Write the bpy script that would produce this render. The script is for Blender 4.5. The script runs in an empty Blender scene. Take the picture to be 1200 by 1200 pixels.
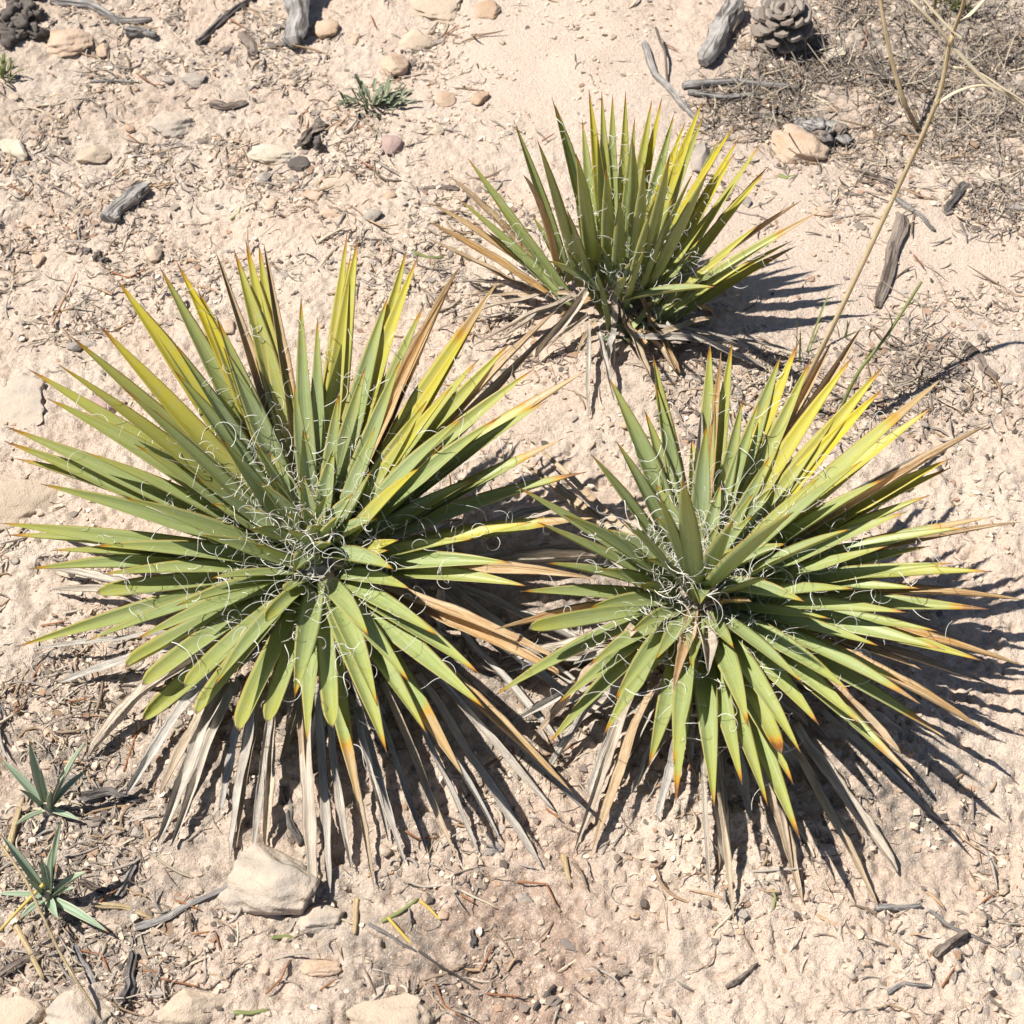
import bpy, bmesh, math, random
import numpy as np
from mathutils import Vector, Matrix, noise as mnoise

random.seed(7); rng = np.random.default_rng(11)
SC = bpy.context.scene
COL = SC.collection
R = math.radians

# ------------------------------------------------------------------ camera, light, exposure
CAM_H, PITCH, FOV = 1.50, R(50), R(31)
cam = bpy.data.objects.new('camera', bpy.data.cameras.new('camera')); COL.objects.link(cam)
cam.location = (0, 0, CAM_H); cam.rotation_euler = (R(90) - PITCH, 0, 0)
cam.data.sensor_width = 36; cam.data.lens = 18 / math.tan(FOV / 2)
cam.data.clip_start = .05; cam.data.clip_end = 300
cam.data.dof.use_dof = True; cam.data.dof.focus_distance = 1.86; cam.data.dof.aperture_fstop = 13
SC.camera = cam

SUN_EL = R(60)
LIGHT_H = Vector((1, -.05, 0)).normalized()            # where the shadows fall
sun = bpy.data.objects.new('sun', bpy.data.lights.new('sun', 'SUN')); COL.objects.link(sun)
sun.data.energy = 4.9; sun.data.angle = R(.53); sun.data.color = (1, .955, .89)
ld = Vector((LIGHT_H.x * math.cos(SUN_EL), LIGHT_H.y * math.cos(SUN_EL), -math.sin(SUN_EL)))
sun.rotation_euler = ld.to_track_quat('-Z', 'Y').to_euler(); sun.location = (-2, 3, 4)

W = bpy.data.worlds.new('World'); SC.world = W; W.use_nodes = True
nt = W.node_tree; nt.nodes.clear()
sk = nt.nodes.new('ShaderNodeTexSky'); sk.sky_type = 'NISHITA'; sk.sun_disc = False
sk.sun_elevation = SUN_EL; sk.sun_rotation = math.atan2(-LIGHT_H.x, -LIGHT_H.y); sk.altitude = 1800
bg = nt.nodes.new('ShaderNodeBackground'); bg.inputs[1].default_value = .06
wo = nt.nodes.new('ShaderNodeOutputWorld')
nt.links.new(sk.outputs[0], bg.inputs[0]); nt.links.new(bg.outputs[0], wo.inputs[0])

SC.render.engine = 'CYCLES'
SC.view_settings.view_transform = 'Standard'; SC.view_settings.look = 'None'
SC.view_settings.exposure = .62; SC.view_settings.gamma = 1
SC.cycles.max_bounces = 6; SC.cycles.transmission_bounces = 4; SC.cycles.diffuse_bounces = 4

# ------------------------------------------------------------------ noise and terrain height
class Noise:
    def __init__(s, seed, n=128):
        s.n = n; s.t = np.random.default_rng(seed).random((n, n)) * 2 - 1
    def __call__(s, x, y):
        x = np.asarray(x, float); y = np.asarray(y, float)
        xi = np.floor(x).astype(int); yi = np.floor(y).astype(int)
        fx = x - xi; fy = y - yi
        fx = fx * fx * fx * (fx * (fx * 6 - 15) + 10); fy = fy * fy * fy * (fy * (fy * 6 - 15) + 10)
        n = s.n; t = s.t
        a = t[xi % n, yi % n]; b = t[(xi + 1) % n, yi % n]; c = t[xi % n, (yi + 1) % n]; d = t[(xi + 1) % n, (yi + 1) % n]
        return (a * (1 - fx) + b * fx) * (1 - fy) + (c * (1 - fx) + d * fx) * fy
NS = [Noise(i) for i in range(12)]
def fbm(x, y, f, k0=0, octs=3):
    v = 0; a = 1
    for k in range(octs):
        ca, sa = math.cos(k * 1.1 + .4), math.sin(k * 1.1 + .4)
        v = v + a * NS[(k0 + k) % 12]((x * ca - y * sa) * f + 31.7, (x * sa + y * ca) * f + 17.3); a *= .5; f *= 2.1
    return v
def sstep(a, b, v):
    t = np.clip((v - a) / (b - a), 0, 1); return t * t * (3 - 2 * t)

TF = math.tan(FOV / 2); CP, SP = math.cos(PITCH), math.sin(PITCH)
CAMP = np.array((0, 0, CAM_H))
def ray(px, py):
    """unit direction of the sight line through a point of the 1200 px survey picture"""
    x = (px - 600) / 600 * TF; y = (600 - py) / 600 * TF
    d = np.array((x, CP + y * SP, -SP + y * CP)); return d / np.linalg.norm(d)
def flat(px, py, z=0.):
    d = ray(px, py); t = (z - CAM_H) / d[2]; return CAMP + d * t
def project(p):
    v = np.asarray(p) - CAMP
    z = v[..., 1] * CP - v[..., 2] * SP; u = v[..., 1] * SP + v[..., 2] * CP
    return 600 + v[..., 0] / z / TF * 600, 600 - u / z / TF * 600

YL = flat(378, 735); YR = flat(815, 775); YB = flat(722, 385)
def bump(x, y, c, r, h): return h * np.exp(-((x - c[0]) ** 2 + (y - c[1]) ** 2) / (r * r))
SM1 = flat(640, 70); SM2 = flat(900, 265); SM3 = flat(1130, 330); SM4 = flat(660, 470)
BANK = flat(1010, 905)
def rough_mask(x, y):
    s = bump(x, y, SM1, .24, 1) + bump(x, y, SM2, .17, .9) + bump(x, y, SM3, .18, .7) + bump(x, y, SM4, .10, .5)
    return np.clip(1 - s, .12, 1)
def height(x, y):
    x = np.asarray(x, float); y = np.asarray(y, float)
    far = 1 / (1 + (np.hypot(x, y - 1.3) / 3.0) ** 2)
    rm = rough_mask(x, y)
    h = fbm(x, y, 2.3, 0, 2) * .012 + fbm(x, y, 7.5, 2, 2) * .006
    h = h + bump(x, y, YL, .20, .022) + bump(x, y, YR, .22, .038) + bump(x, y, YB, .16, .028) + bump(x, y, BANK, .07, .016)
    front = sstep(1.75, .95, y)
    c1 = 1 - np.abs(fbm(x, y, 26, 4, 2)); h = h + (c1 - .6) * rm * (.003 + .0035 * front)
    h = h + fbm(x, y, 55, 6, 2) * .0022 * rm
    p = NS[8](x * 150, y * 150) * .6 + NS[9](x * 90, y * 90) * .6
    h = h - sstep(.25, .75, p) * .0055 * rm * (.35 + .65 * front)
    q = NS[10](x * 120 + 9, y * 120); h = h + sstep(.3, .8, q) * .0026 * rm
    q2 = NS[11](x * 230, y * 230) + .7 * NS[7](x * 330 + 5, y * 330); h = h - sstep(.15, .9, q2) * .0024 * rm
    return h * np.clip(far * 1.0 + .15, 0, 1)
def hz(x, y): return float(height(x, y))
def gpt(px, py, dz=0.):
    z = 0.
    for _ in range(5):
        p = flat(px, py, z); z = hz(p[0], p[1])
    p = flat(px, py, z + dz); return Vector((p[0], p[1], hz(p[0], p[1]) + dz))

# ------------------------------------------------------------------ node helpers / materials
def mat(name):
    m = bpy.data.materials.new(name); m.use_nodes = True; m.node_tree.nodes.clear(); return m, NB(m.node_tree)
class NB:
    def __init__(s, t): s.t = t
    def n(s, ty, **kw):
        nd = s.t.nodes.new(ty)
        for k, v in kw.items(): setattr(nd, k, v)
        return nd
    def put(s, sock, v):
        if isinstance(v, bpy.types.NodeSocket): s.t.links.new(v, sock)
        elif isinstance(v, (tuple, list)) and len(v) == 3 and sock.type == 'RGBA': sock.default_value = (*v, 1)
        else: sock.default_value = v
    def math(s, op, a, b=0., c=0., clamp=False):
        nd = s.n('ShaderNodeMath', operation=op, use_clamp=clamp)
        for i, v in enumerate((a, b, c)): s.put(nd.inputs[i], v)
        return nd.outputs[0]
    def step(s, v, a, b, lo=0., hi=1.):
        nd = s.n('ShaderNodeMapRange', interpolation_type='SMOOTHSTEP')
        for i, q in enumerate((v, a, b, lo, hi)): s.put(nd.inputs[i], q)
        return nd.outputs[0]
    def mix(s, f, a, b, mode='MIX'):
        nd = s.n('ShaderNodeMix', data_type='RGBA', blend_type=mode)
        s.put(nd.inputs[0], f); s.put(nd.inputs[6], a); s.put(nd.inputs[7], b); return nd.outputs[2]
    def noise(s, vec, scale, detail=3., rough=.55, dist=0.):
        nd = s.n('ShaderNodeTexNoise'); s.put(nd.inputs['Scale'], scale); s.put(nd.inputs['Detail'], detail)
        s.put(nd.inputs['Roughness'], rough); s.put(nd.inputs['Distortion'], dist)
        if vec is not None: s.put(nd.inputs['Vector'], vec)
        return nd.outputs[0]
    def comb(s, x, y, z=0.):
        nd = s.n('ShaderNodeCombineXYZ')
        for i, v in enumerate((x, y, z)): s.put(nd.inputs[i], v)
        return nd.outputs[0]
    def oattr(s, name):
        nd = s.n('ShaderNodeAttribute', attribute_type='OBJECT', attribute_name=name); return nd.outputs['Fac']
    def uv(s):
        nd = s.n('ShaderNodeUVMap'); nd.uv_map = 'UVMap'; sp = s.n('ShaderNodeSeparateXYZ'); s.put(sp.inputs[0], nd.outputs[0])
        return sp.outputs[0], sp.outputs[1]
    def pos(s): return s.n('ShaderNodeNewGeometry').outputs['Position']
    def obj(s): return s.n('ShaderNodeTexCoord').outputs['Object']
    def rand(s): return s.n('ShaderNodeObjectInfo').outputs['Random']
    def bumpn(s, hgt, strength=.5, dist=.002):
        nd = s.n('ShaderNodeBump'); s.put(nd.inputs['Strength'], strength); s.put(nd.inputs['Distance'], dist); s.put(nd.inputs['Height'], hgt)
        return nd.outputs[0]
    def bsdf(s, color, rough=.8, spec=.3, normal=None):
        nd = s.n('ShaderNodeBsdfPrincipled'); s.put(nd.inputs['Base Color'], color); s.put(nd.inputs['Roughness'], rough)
        s.put(nd.inputs['Specular IOR Level'], spec)
        if normal is not None: s.put(nd.inputs['Normal'], normal)
        return nd.outputs[0]
    def out(s, sh): s.put(s.n('ShaderNodeOutputMaterial').inputs[0], sh)

def m_ground():
    m, b = mat('sandy_soil'); p = b.pos()
    ca = b.n('ShaderNodeVertexColor', layer_name='soil').outputs[0]; sp = b.n('ShaderNodeSeparateColor'); b.put(sp.inputs[0], ca)
    n1 = b.noise(p, 9, 4); n2 = b.noise(p, 60, 4, .65); n3 = b.noise(p, 260, 3, .6); n4 = b.noise(p, 900, 2, .6)
    c = b.mix(b.step(n1, .35, .65), (.665, .550, .445), (.635, .490, .380))
    c = b.mix(b.step(n2, .48, .72), c, (.575, .465, .365))
    c = b.mix(b.math('MULTIPLY', b.step(n3, .56, .72), .38), c, (.30, .22, .165))
    c = b.mix(b.math('MULTIPLY', b.step(n3, .42, .26), .4), c, (.68, .56, .43))
    c = b.mix(b.math('MULTIPLY', sp.outputs[0], b.step(n2, .3, .55)), c, (.30, .185, .13))
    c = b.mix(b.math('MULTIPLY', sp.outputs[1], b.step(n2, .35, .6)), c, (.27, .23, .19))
    c = b.mix(b.math('MULTIPLY', sp.outputs[2], .85), c, (.665, .53, .425))
    c = b.mix(b.math('MULTIPLY', b.step(n4, .58, .72), .3), c, (.20, .15, .12))
    vo = b.n('ShaderNodeTexVoronoi'); b.put(vo.inputs['Vector'], p); b.put(vo.inputs['Scale'], 850.); vs = b.n('ShaderNodeSeparateColor'); b.put(vs.inputs[0], vo.outputs['Color'])
    c = b.mix(b.step(vs.outputs[0],   .84, .98, 0, .38), c, (.27, .205, .16)); c = b.mix(b.step(vs.outputs[1], .82, .98, 0, .55), c, (.72, .64, .54))
    h = b.math('ADD', b.math('MULTIPLY', n3, 1.0), b.math('ADD', b.math('MULTIPLY', n4, .6), b.math('MULTIPLY', vs.outputs[2], .16)))
    b.out(b.bsdf(c, .95, .1, b.bumpn(h, .85, .004))); return m

def m_leaf():
    m, b = mat('yucca_leaf'); u, v = b.uv(); rd = b.rand()
    yel = b.oattr('yellowing'); tip = b.oattr('tip_start'); blue = b.oattr('blueness')
    st = b.noise(b.comb(b.math('MULTIPLY', u, 2.5), b.math('MULTIPLY', v, 14), b.math('MULTIPLY', rd, 40)), 1, 3, .6)
    bl = b.noise(b.comb(b.math('MULTIPLY', u, 7), b.math('MULTIPLY', v, 2.2), b.math('MULTIPLY', rd, 70)), 1, 3, .6)
    c = b.mix(blue, (.350, .420, .145), (.320, .410, .235))
    c = b.mix(b.step(u, .62, .98), c, (.41, .42, .08))
    c = b.mix(b.math('MULTIPLY', b.step(st, .45, .66), .5), c, (.49, .54, .31))
    c = b.mix(b.math('MULTIPLY', b.step(st, .45, .30), .45), c, (.17, .23, .09))
    c = b.mix(b.math('MULTIPLY', b.step(bl, .52, .8), .28), c, (.43, .44, .16))
    c = b.mix(b.math('MULTIPLY', b.step(bl, .46, .25), .25), c, (.17, .235, .10))
    c = b.mix(b.step(u, .10, .0), c, (.40, .42, .20))
    ry = b.math('MULTIPLY', yel, b.step(b.math('ADD', u, b.math('MULTIPLY', b.math('SUBTRACT', bl, .5), .5)), .05, .75), clamp=True)
    c = b.mix(ry, c, (.68, .57, .045))
    ed = b.math('ABSOLUTE', b.math('SUBTRACT', v, .5))
    c = b.mix(b.math('MULTIPLY', b.step(ed, .435, .485), b.step(u, .0, .8, .5, 1.)), c, (.52, .36, .10))
    un = b.math('ADD', u, b.math('ADD', b.math('MULTIPLY', b.math('SUBTRACT', st, .5), .10), b.math('MULTIPLY', b.math('SUBTRACT', bl, .5), .07)))
    c = b.mix(b.step(un, b.math('SUBTRACT', tip, .055), tip), c, (.56, .30, .025))
    c = b.mix(b.step(un, b.math('SUBTRACT', tip, .015), b.math('ADD', tip, .03)), c, b.mix(b.step(tip, .84, .92), (.52, .36, .17), (.25, .085, .02)))
    c = b.mix(b.step(u, .975, .995), c, (.12, .06, .035))
    sp = b.noise(b.obj(), 420, 1, .5); s2 = b.noise(b.obj(), 130, 3, .6)
    c = b.mix(b.math('MULTIPLY', b.step(sp, .68, .74), .6), c, (.50, .45, .32))
    c = b.mix(b.math('MULTIPLY', b.step(s2, .66, .72), .5), c, (.36, .25, .10))
    c = b.mix(b.math('MULTIPLY', b.step(s2, .48, .30), .22), c, (.50, .50, .40))
    pr = b.bsdf(c, .40, .5, b.bumpn(st, .22, .0015))
    tr = b.n('ShaderNodeBsdfTranslucent'); b.put(tr.inputs[0], b.mix(.55, c, (.62, .60, .03)))
    mx = b.n('ShaderNodeMixShader'); b.put(mx.inputs[0], .30); b.put(mx.inputs[1], pr); b.put(mx.inputs[2], tr.outputs[0])
    b.out(mx.outputs[0]); return m

def m_dead():
    m, b = mat('dry_leaf'); u, v = b.uv(); rd = b.rand(); g = b.oattr('greyness')
    st = b.noise(b.comb(b.math('MULTIPLY', u, 3), b.math('MULTIPLY', v, 16), b.math('MULTIPLY', rd, 40)), 1, 4, .7)
    bl = b.noise(b.comb(b.math('MULTIPLY', u, 6), b.math('MULTIPLY', v, 2), b.math('MULTIPLY', rd, 90)), 1, 3, .6)
    tan = b.mix(b.step(bl, .4, .65), (.60, .42, .21), (.50, .30, .11))
    grey = b.mix(b.step(bl, .35, .65), (.64, .60, .53), (.47, .44, .40))
    c = b.mix(g, tan, grey)
    c = b.mix(b.math('MULTIPLY', b.step(st, .5, .7), .7), c, b.mix(g, (.24, .13, .05), (.13, .115, .10)))
    c = b.mix(b.math('MULTIPLY', b.step(st, .45, .28), .6), c, (.74, .64, .49))
    ed = b.math('ABSOLUTE', b.math('SUBTRACT', v, .5))
    c = b.mix(b.math('MULTIPLY', b.step(ed, .42, .5), .55), c, (.26, .15, .07))
    b.out(b.bsdf(c, .75, .25, b.bumpn(st, .8, .003))); return m

def m_tint(name, rough=.9, spec=.15, scale=500):
    m, b = mat(name); c = b.n('ShaderNodeVertexColor', layer_name='tint').outputs[0]
    n = b.noise(b.pos(), scale, 2); c = b.mix(b.step(n, .3, .75, 0, .55), c, b.mix(.5, c, (.1, .08, .06)))
    b.out(b.bsdf(c, rough, spec)); return m

def m_stone(name, a, bb, dark, dust=.0):
    m, b = mat(name); o = b.obj(); rd = b.rand()
    off = b.n('ShaderNodeVectorMath', operation='ADD'); b.put(off.inputs[0], o); b.put(off.inputs[1], b.comb(b.math('MULTIPLY', rd, 9), 0., 0.))
    o = off.outputs[0]
    n1 = b.noise(o, 22, 4, .6); n2 = b.noise(o, 120, 4, .7); n3 = b.noise(o, 600, 2, .6)
    c = b.mix(b.step(n1, .35, .65), a, bb); c = b.mix(b.math('MULTIPLY', b.step(n2, .55, .75), .65), c, dark)
    c = b.mix(b.math('MULTIPLY', b.step(n3, .58, .75), .4), c, (.16, .13, .11))
    nz = b.n('ShaderNodeSeparateXYZ'); b.put(nz.inputs[0], b.n('ShaderNodeNewGeometry').outputs['Normal'])
    c = b.mix(b.math('MULTIPLY', b.step(n1, .62, .4), dust), c, (.54, .425, .325))
    b.out(b.bsdf(c, .92, .15, b.bumpn(b.math('ADD', n2, b.math('MULTIPLY', n3, .5)), .7, .003))); return m

def m_wood(name, a, bb, crack):
    m, b = mat(name); u, v = b.uv(); rd = b.rand()
    st = b.noise(b.comb(b.math('MULTIPLY', u, 2.2), b.math('MULTIPLY', v, 9), b.math('MULTIPLY', rd, 30)), 1, 4, .7, .3)
    bl = b.noise(b.obj(), 60, 3)
    c = b.mix(b.step(bl, .35, .65), a, bb); c = b.mix(b.step(st, .47, .60, 0, .9), c, crack)
    b.out(b.bsdf(c, .85, .15, b.bumpn(st, .9, .004))); return m

def m_plain(name, c1, c2, rough=.6, trans=0., scale=90):
    m, b = mat(name); rd = b.rand(); n = b.noise(b.obj(), scale, 3, .6)
    c = b.mix(b.math('ADD', b.math('MULTIPLY', n, .6), b.math('MULTIPLY', rd, .4)), c1, c2)
    pr = b.bsdf(c, rough, .3)
    if trans:
        tr = b.n('ShaderNodeBsdfTranslucent'); b.put(tr.inputs[0], c); mx = b.n('ShaderNodeMixShader')
        b.put(mx.inputs[0], trans); b.put(mx.inputs[1], pr); b.put(mx.inputs[2], tr.outputs[0]); pr = mx.outputs[0]
    b.out(pr); return m

def m_seedling():
    m, b = mat('seedling_leaf'); u, v = b.uv()
    ed = b.math('ABSOLUTE', b.math('SUBTRACT', v, .5)); rd = b.rand()
    st = b.noise(b.comb(b.math('MULTIPLY', u, 2.), b.math('MULTIPLY', v, 14), b.math('MULTIPLY', rd, 30)), 1, 3)
    c = b.mix(b.step(st, .35, .65), (.20, .275, .165), (.33, .40, .29))
    c = b.mix(b.math('MULTIPLY', b.step(ed, .30, .46), .6), c, (.55, .55, .40))
    c = b.mix(b.math('MULTIPLY', b.step(ed, .47, .495), .8), c, (.35, .24, .10))
    c = b.mix(b.step(u, .90, .97), c, (.42, .19, .06))
    b.out(b.bsdf(c, .55, .3)); return m

M = dict(ground=m_ground(), leaf=m_leaf(), dead=m_dead(),
    twigs=m_tint('twig_litter'), chips=m_tint('chip_litter'), crumbs=m_tint('soil_crumbs', .95, .05),
    tan=m_stone('tan_sandstone', (.50, .36, .25), (.44, .30, .20), (.30, .20, .14), .5),
    buff=m_stone('buff_sandstone', (.52, .42, .31), (.45, .36, .265), (.27, .22, .175), .55),
    grey=m_stone('grey_stone', (.36, .315, .265), (.27, .24, .215), (.15, .135, .125), .2),
    pink=m_stone('pink_stone', (.40, .28, .245), (.33, .235, .21), (.25, .15, .13), .15),
    white=m_stone('white_stone', (.54, .475, .385), (.48, .405, .30), (.42, .32, .22), .1),
    mottled=m_stone('mottled_sandstone', (.52, .43, .34), (.40, .345, .285), (.22, .195, .17), .35),
    dark=m_stone('dark_clod', (.17, .145, .125), (.11, .095, .085), (.06, .05, .045), .0),
    greywood=m_wood('weathered_wood', (.39, .365, .335), (.28, .26, .24), (.085, .072, .062)),
    brownwood=m_wood('brown_bark', (.27, .22, .18), (.20, .16, .13), (.055, .04, .032)),
    darkwood=m_wood('charred_wood', (.115, .10, .09), (.19, .17, .155), (.03, .026, .024)),
    straw=m_wood('dry_straw', (.62, .49, .30), (.54, .41, .23), (.42, .31, .17)),
    blade=m_plain('bleached_blade', (.72, .62, .43), (.64, .53, .35), .6, .15),
    needle=m_plain('rust_needle', (.33, .145, .06), (.24, .10, .045), .6),
    fibre=m_plain('white_fibre', (.86, .84, .79), (.78, .74, .66), .5),
    stem=m_plain('fibrous_stem', (.48, .43, .33), (.32, .27, .19), .9),
    cone=m_plain('cone_scale', (.34, .295, .25), (.21, .165, .13), .8, 0, 160),
    herb=m_plain('herb_leaf', (.19, .235, .13), (.27, .30, .20), .6, .12),
    green=m_plain('green_blade', (.20, .24, .085), (.28, .30, .11), .5, .2),
    yellow=m_plain('yellow_stem', (.52, .35, .06), (.42, .32, .08), .5),
    seed=m_seedling())

# ------------------------------------------------------------------ mesh helpers
def mesh(name, V, F, material, uv=None, smooth=True, tint=None):
    me = bpy.data.meshes.new(name)
    me.from_pydata([tuple(map(float, q)) for q in V], [], F)
    if uv is not None:
        l = me.uv_layers.new(name='UVMap'); idx = np.empty(len(me.loops), np.int32); me.loops.foreach_get('vertex_index', idx)
        l.data.foreach_set('uv', np.asarray(uv, np.float32)[idx].ravel())
    me.polygons.foreach_set('use_smooth', [smooth] * len(me.polygons))
    me.materials.append(material); me.update(); return me
def big_mesh(name, V, F, material, tint=None, attr='tint', smooth=True):
    """V (n,3), F (m,k) with k constant"""
    me = bpy.data.meshes.new(name); n, (m, k) = len(V), F.shape
    me.vertices.add(n); me.vertices.foreach_set('co', np.asarray(V, np.float32).ravel())
    me.loops.add(m * k); me.loops.foreach_set('vertex_index', F.astype(np.int32).ravel())
    me.polygons.add(m); me.polygons.foreach_set('loop_start', np.arange(0, m * k, k, dtype=np.int32)); me.polygons.foreach_set('loop_total', np.full(m, k, np.int32))
    me.polygons.foreach_set('use_smooth', np.full(m, smooth))
    if tint is not None:
        ca = me.color_attributes.new(attr, 'FLOAT_COLOR', 'POINT'); c = np.ones((n, 4), np.float32); c[:, :3] = tint; ca.data.foreach_set('color', c.ravel())
    me.materials.append(material); me.update(calc_edges=True); me.validate(); return me
def link(name, me, parent=None, loc=None):
    o = bpy.data.objects.new(name, me); COL.objects.link(o)
    if parent is not None: o.parent = parent
    if loc is not None: o.location = loc
    return o
def tag(o, label, cat, group=None, kind=None):
    if label: o['label'] = label
    if cat: o['category'] = cat
    if group: o['group'] = group
    if kind: o['kind'] = kind
    return o
def thing(name, loc, label, cat, group=None):
    return tag(link(name, None, None, loc), label, cat, group)
def V3(a): return Vector((float(a[0]), float(a[1]), float(a[2])))

def tube(points, radii, sides=7, jit=0., flatten=1., seed=0, cap=True, ridge=0.):
    rd = random.Random(seed); rg = [1 + rd.uniform(-ridge, ridge) for _ in range(sides)]; P = [V3(p) for p in points]; n = len(P); V = []; UV = []; F = []
    prev = None
    for i, p in enumerate(P):
        d = (P[min(i + 1, n - 1)] - P[max(i - 1, 0)]).normalized()
        if prev is None:
            s = d.cross(Vector((0, 0, 1)));  s = s.normalized() if s.length > 1e-4 else Vector((1, 0, 0))
        else: s = (prev - d * prev.dot(d)).normalized()
        prev = s; t = s.cross(d).normalized()
        for k in range(sides):
            a = 2 * math.pi * k / sides; rr = radii[i] * rg[k] * (1 + rd.uniform(-jit, jit))
            V.append(p + s * math.cos(a) * rr + t * math.sin(a) * rr * flatten); UV.append((i / (n - 1), k / sides))
    for i in range(n - 1):
        for k in range(sides):
            a = i * sides + k; b2 = i * sides + (k + 1) % sides; F.append((a, b2, b2 + sides, a + sides))
    if cap: F.append(tuple(range(sides))[::-1]); F.append(tuple((n - 1) * sides + k for k in range(sides)))
    return V, F, UV

# ------------------------------------------------------------------ the ground
def axis(lo, hi, st, far):
    a = np.arange(lo, hi, st); out = []; d = st; x = hi
    while x < far: d *= 1.5; x += d; out.append(x)
    inn = []; d = st; x = lo
    while x > -far: d *= 1.5; x -= d; inn.append(x)
    return np.concatenate([inn[::-1], a, out])
xs = axis(-.84, .84, .0024, 40); ys = axis(.57, 2.38, .0024, 40)
GX, GY = np.meshgrid(xs, ys, indexing='ij'); GZ = height(GX, GY)
nx, ny = GX.shape; I = np.arange(nx * ny).reshape(nx, ny)
GF = np.stack([I[:-1, :-1], I[1:, :-1], I[1:, 1:], I[:-1, 1:]], -1).reshape(-1, 4)
def spot(px, py, r, h): return bump(GX, GY, flat(px, py), r, h)
wob = 1 + .5 * fbm(GX, GY, 11, 3, 2)
red = np.clip((spot(600, 1125, .11, .75) + spot(560, 1170, .08, .4)) * wob, 0, .7)
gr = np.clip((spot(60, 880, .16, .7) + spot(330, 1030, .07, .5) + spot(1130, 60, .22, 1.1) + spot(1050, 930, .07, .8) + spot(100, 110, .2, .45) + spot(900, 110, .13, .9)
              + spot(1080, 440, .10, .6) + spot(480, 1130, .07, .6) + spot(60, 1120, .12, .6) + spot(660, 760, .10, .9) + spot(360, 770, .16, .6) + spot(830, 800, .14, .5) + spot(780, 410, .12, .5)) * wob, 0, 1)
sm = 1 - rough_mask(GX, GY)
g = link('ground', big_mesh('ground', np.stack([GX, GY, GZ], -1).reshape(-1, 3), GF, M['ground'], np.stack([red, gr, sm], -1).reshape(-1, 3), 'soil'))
g['kind'] = 'structure'; g['label'] = 'pale sandy desert soil with crusted crumbs and pits'

# ------------------------------------------------------------------ leaves
PROFILES = dict(live=[(0, 1.0), (.05, .90), (.14, .84), (.26, .95), (.38, 1.0), (.52, .95), (.66, .78), (.80, .52), (.90, .28), (.945, .17), (.972, .075), (1, .03)],
    blunt=[(0, .95), (.06, .82), (.16, .76), (.35, .88), (.55, 1.0), (.75, 1.0), (.88, .92), (.94, .78), (.975, .52), (.993, .25), (1, .08)],
    narrow=[(0, .9), (.1, .75), (.3, .9), (.5, 1.), (.7, .78), (.85, .5), (.95, .22), (1, .02)],
    rag=[(0, .8), (.1, .7), (.3, .95), (.5, .85), (.65, 1.), (.8, .72), (.9, .6), (.96, .35), (1, .1)])
def prof(kind, t):
    p = PROFILES[kind]
    return float(np.interp(t, [q[0] for q in p], [q[1] for q in p]))
def leaf_mesh(B, T, width, origin, kind='live', sag=0., roll=0., side=0., cup=.22, thick=.085, seed=0, crinkle=0., ctrl=None):
    """channelled blade from B to T; returns mesh and rim samples (world) for the fibres"""
    rd = random.Random(seed); B = V3(B); T = V3(T); ax = (T - B); L = ax.length; d0 = ax.normalized()
    r = Vector((ax.x, ax.y, 0)); r = r.normalized() if r.length > 1e-5 else Vector((0, -1, 0))
    n0 = Vector((0, 0, 1)) - d0 * d0.z; n0 = n0.normalized() if n0.length > .05 else -r
    s0 = d0.cross(n0).normalized()
    Q = Matrix.Rotation(roll, 3, d0); n0 = Q @ n0; s0 = Q @ s0
    C = (B + T) / 2 + Vector((0, 0, 1)) * sag * L * 2 + s0 * side * L * 2 if ctrl is None else V3(ctrl)
    N = 18; S = [-1, -.72, -.38, 0, .38, .72, 1]; V = []; UV = []; F = []; rim = []; m = len(S); ph = rd.uniform(0, 6)
    for i in range(N + 1):
        t = i / N; t = t ** .92 if t < .5 else t
        if i >= N - 3: t = [.90, .945, .98, 1.][i - N + 3]
        p = B * (1 - t) ** 2 + C * 2 * t * (1 - t) + T * t * t
        d = ((C - B) * (1 - t) + (T - C) * t).normalized()
        n = (n0 - d * n0.dot(d)).normalized(); s = d.cross(n).normalized()
        if crinkle:
            a = crinkle * 1.2 * math.sin(t * 5 + ph); s, n = s * math.cos(a) + n * math.sin(a), n * math.cos(a) - s * math.sin(a)
            p = p + n * crinkle * .012 * math.sin(t * 13 + ph) * (1 - t)
        w = width * .5 * prof(kind, t) * (1 + (rd.uniform(-.12, .12) if crinkle else 0)); fold = cup * (1 + .9 * t * t)
        for x in S:
            V.append(p + s * x * w * (1 - .25 * (fold - .2)) + n * (abs(x) ** 1.6) * w * fold * 2); UV.append((t, .5 + x * .5))
        for x in S[-2:0:-1]:
            V.append(p + s * x * w * .99 + n * ((abs(x) ** 1.6) * w * fold * 2 - (1 - abs(x) ** 2 * .8) * thick * width * min(1, prof(kind, t) + .1))); UV.append((t, .5 + x * .5))
        if t < .97: rim.append((V[-(2 * m - 2)].copy(), s * -1, d, n, t)); rim.append((V[-(m - 1)].copy(), s, d, n, t))
    k = 2 * m - 2
    for i in range(N):
        for j in range(k):
            a = i * k + j; b = i * k + (j + 1) % k; F.append((a, a + k, b + k, b))
    F.append(tuple(range(k))); F.append(tuple(N * k + j for j in range(k))[::-1])
    O = V3(origin); me = mesh('leaf', [q - O for q in V], F, None or (M['leaf'] if kind in ('live', 'blunt') else M['dead']), UV)
    return me, rim

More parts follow.
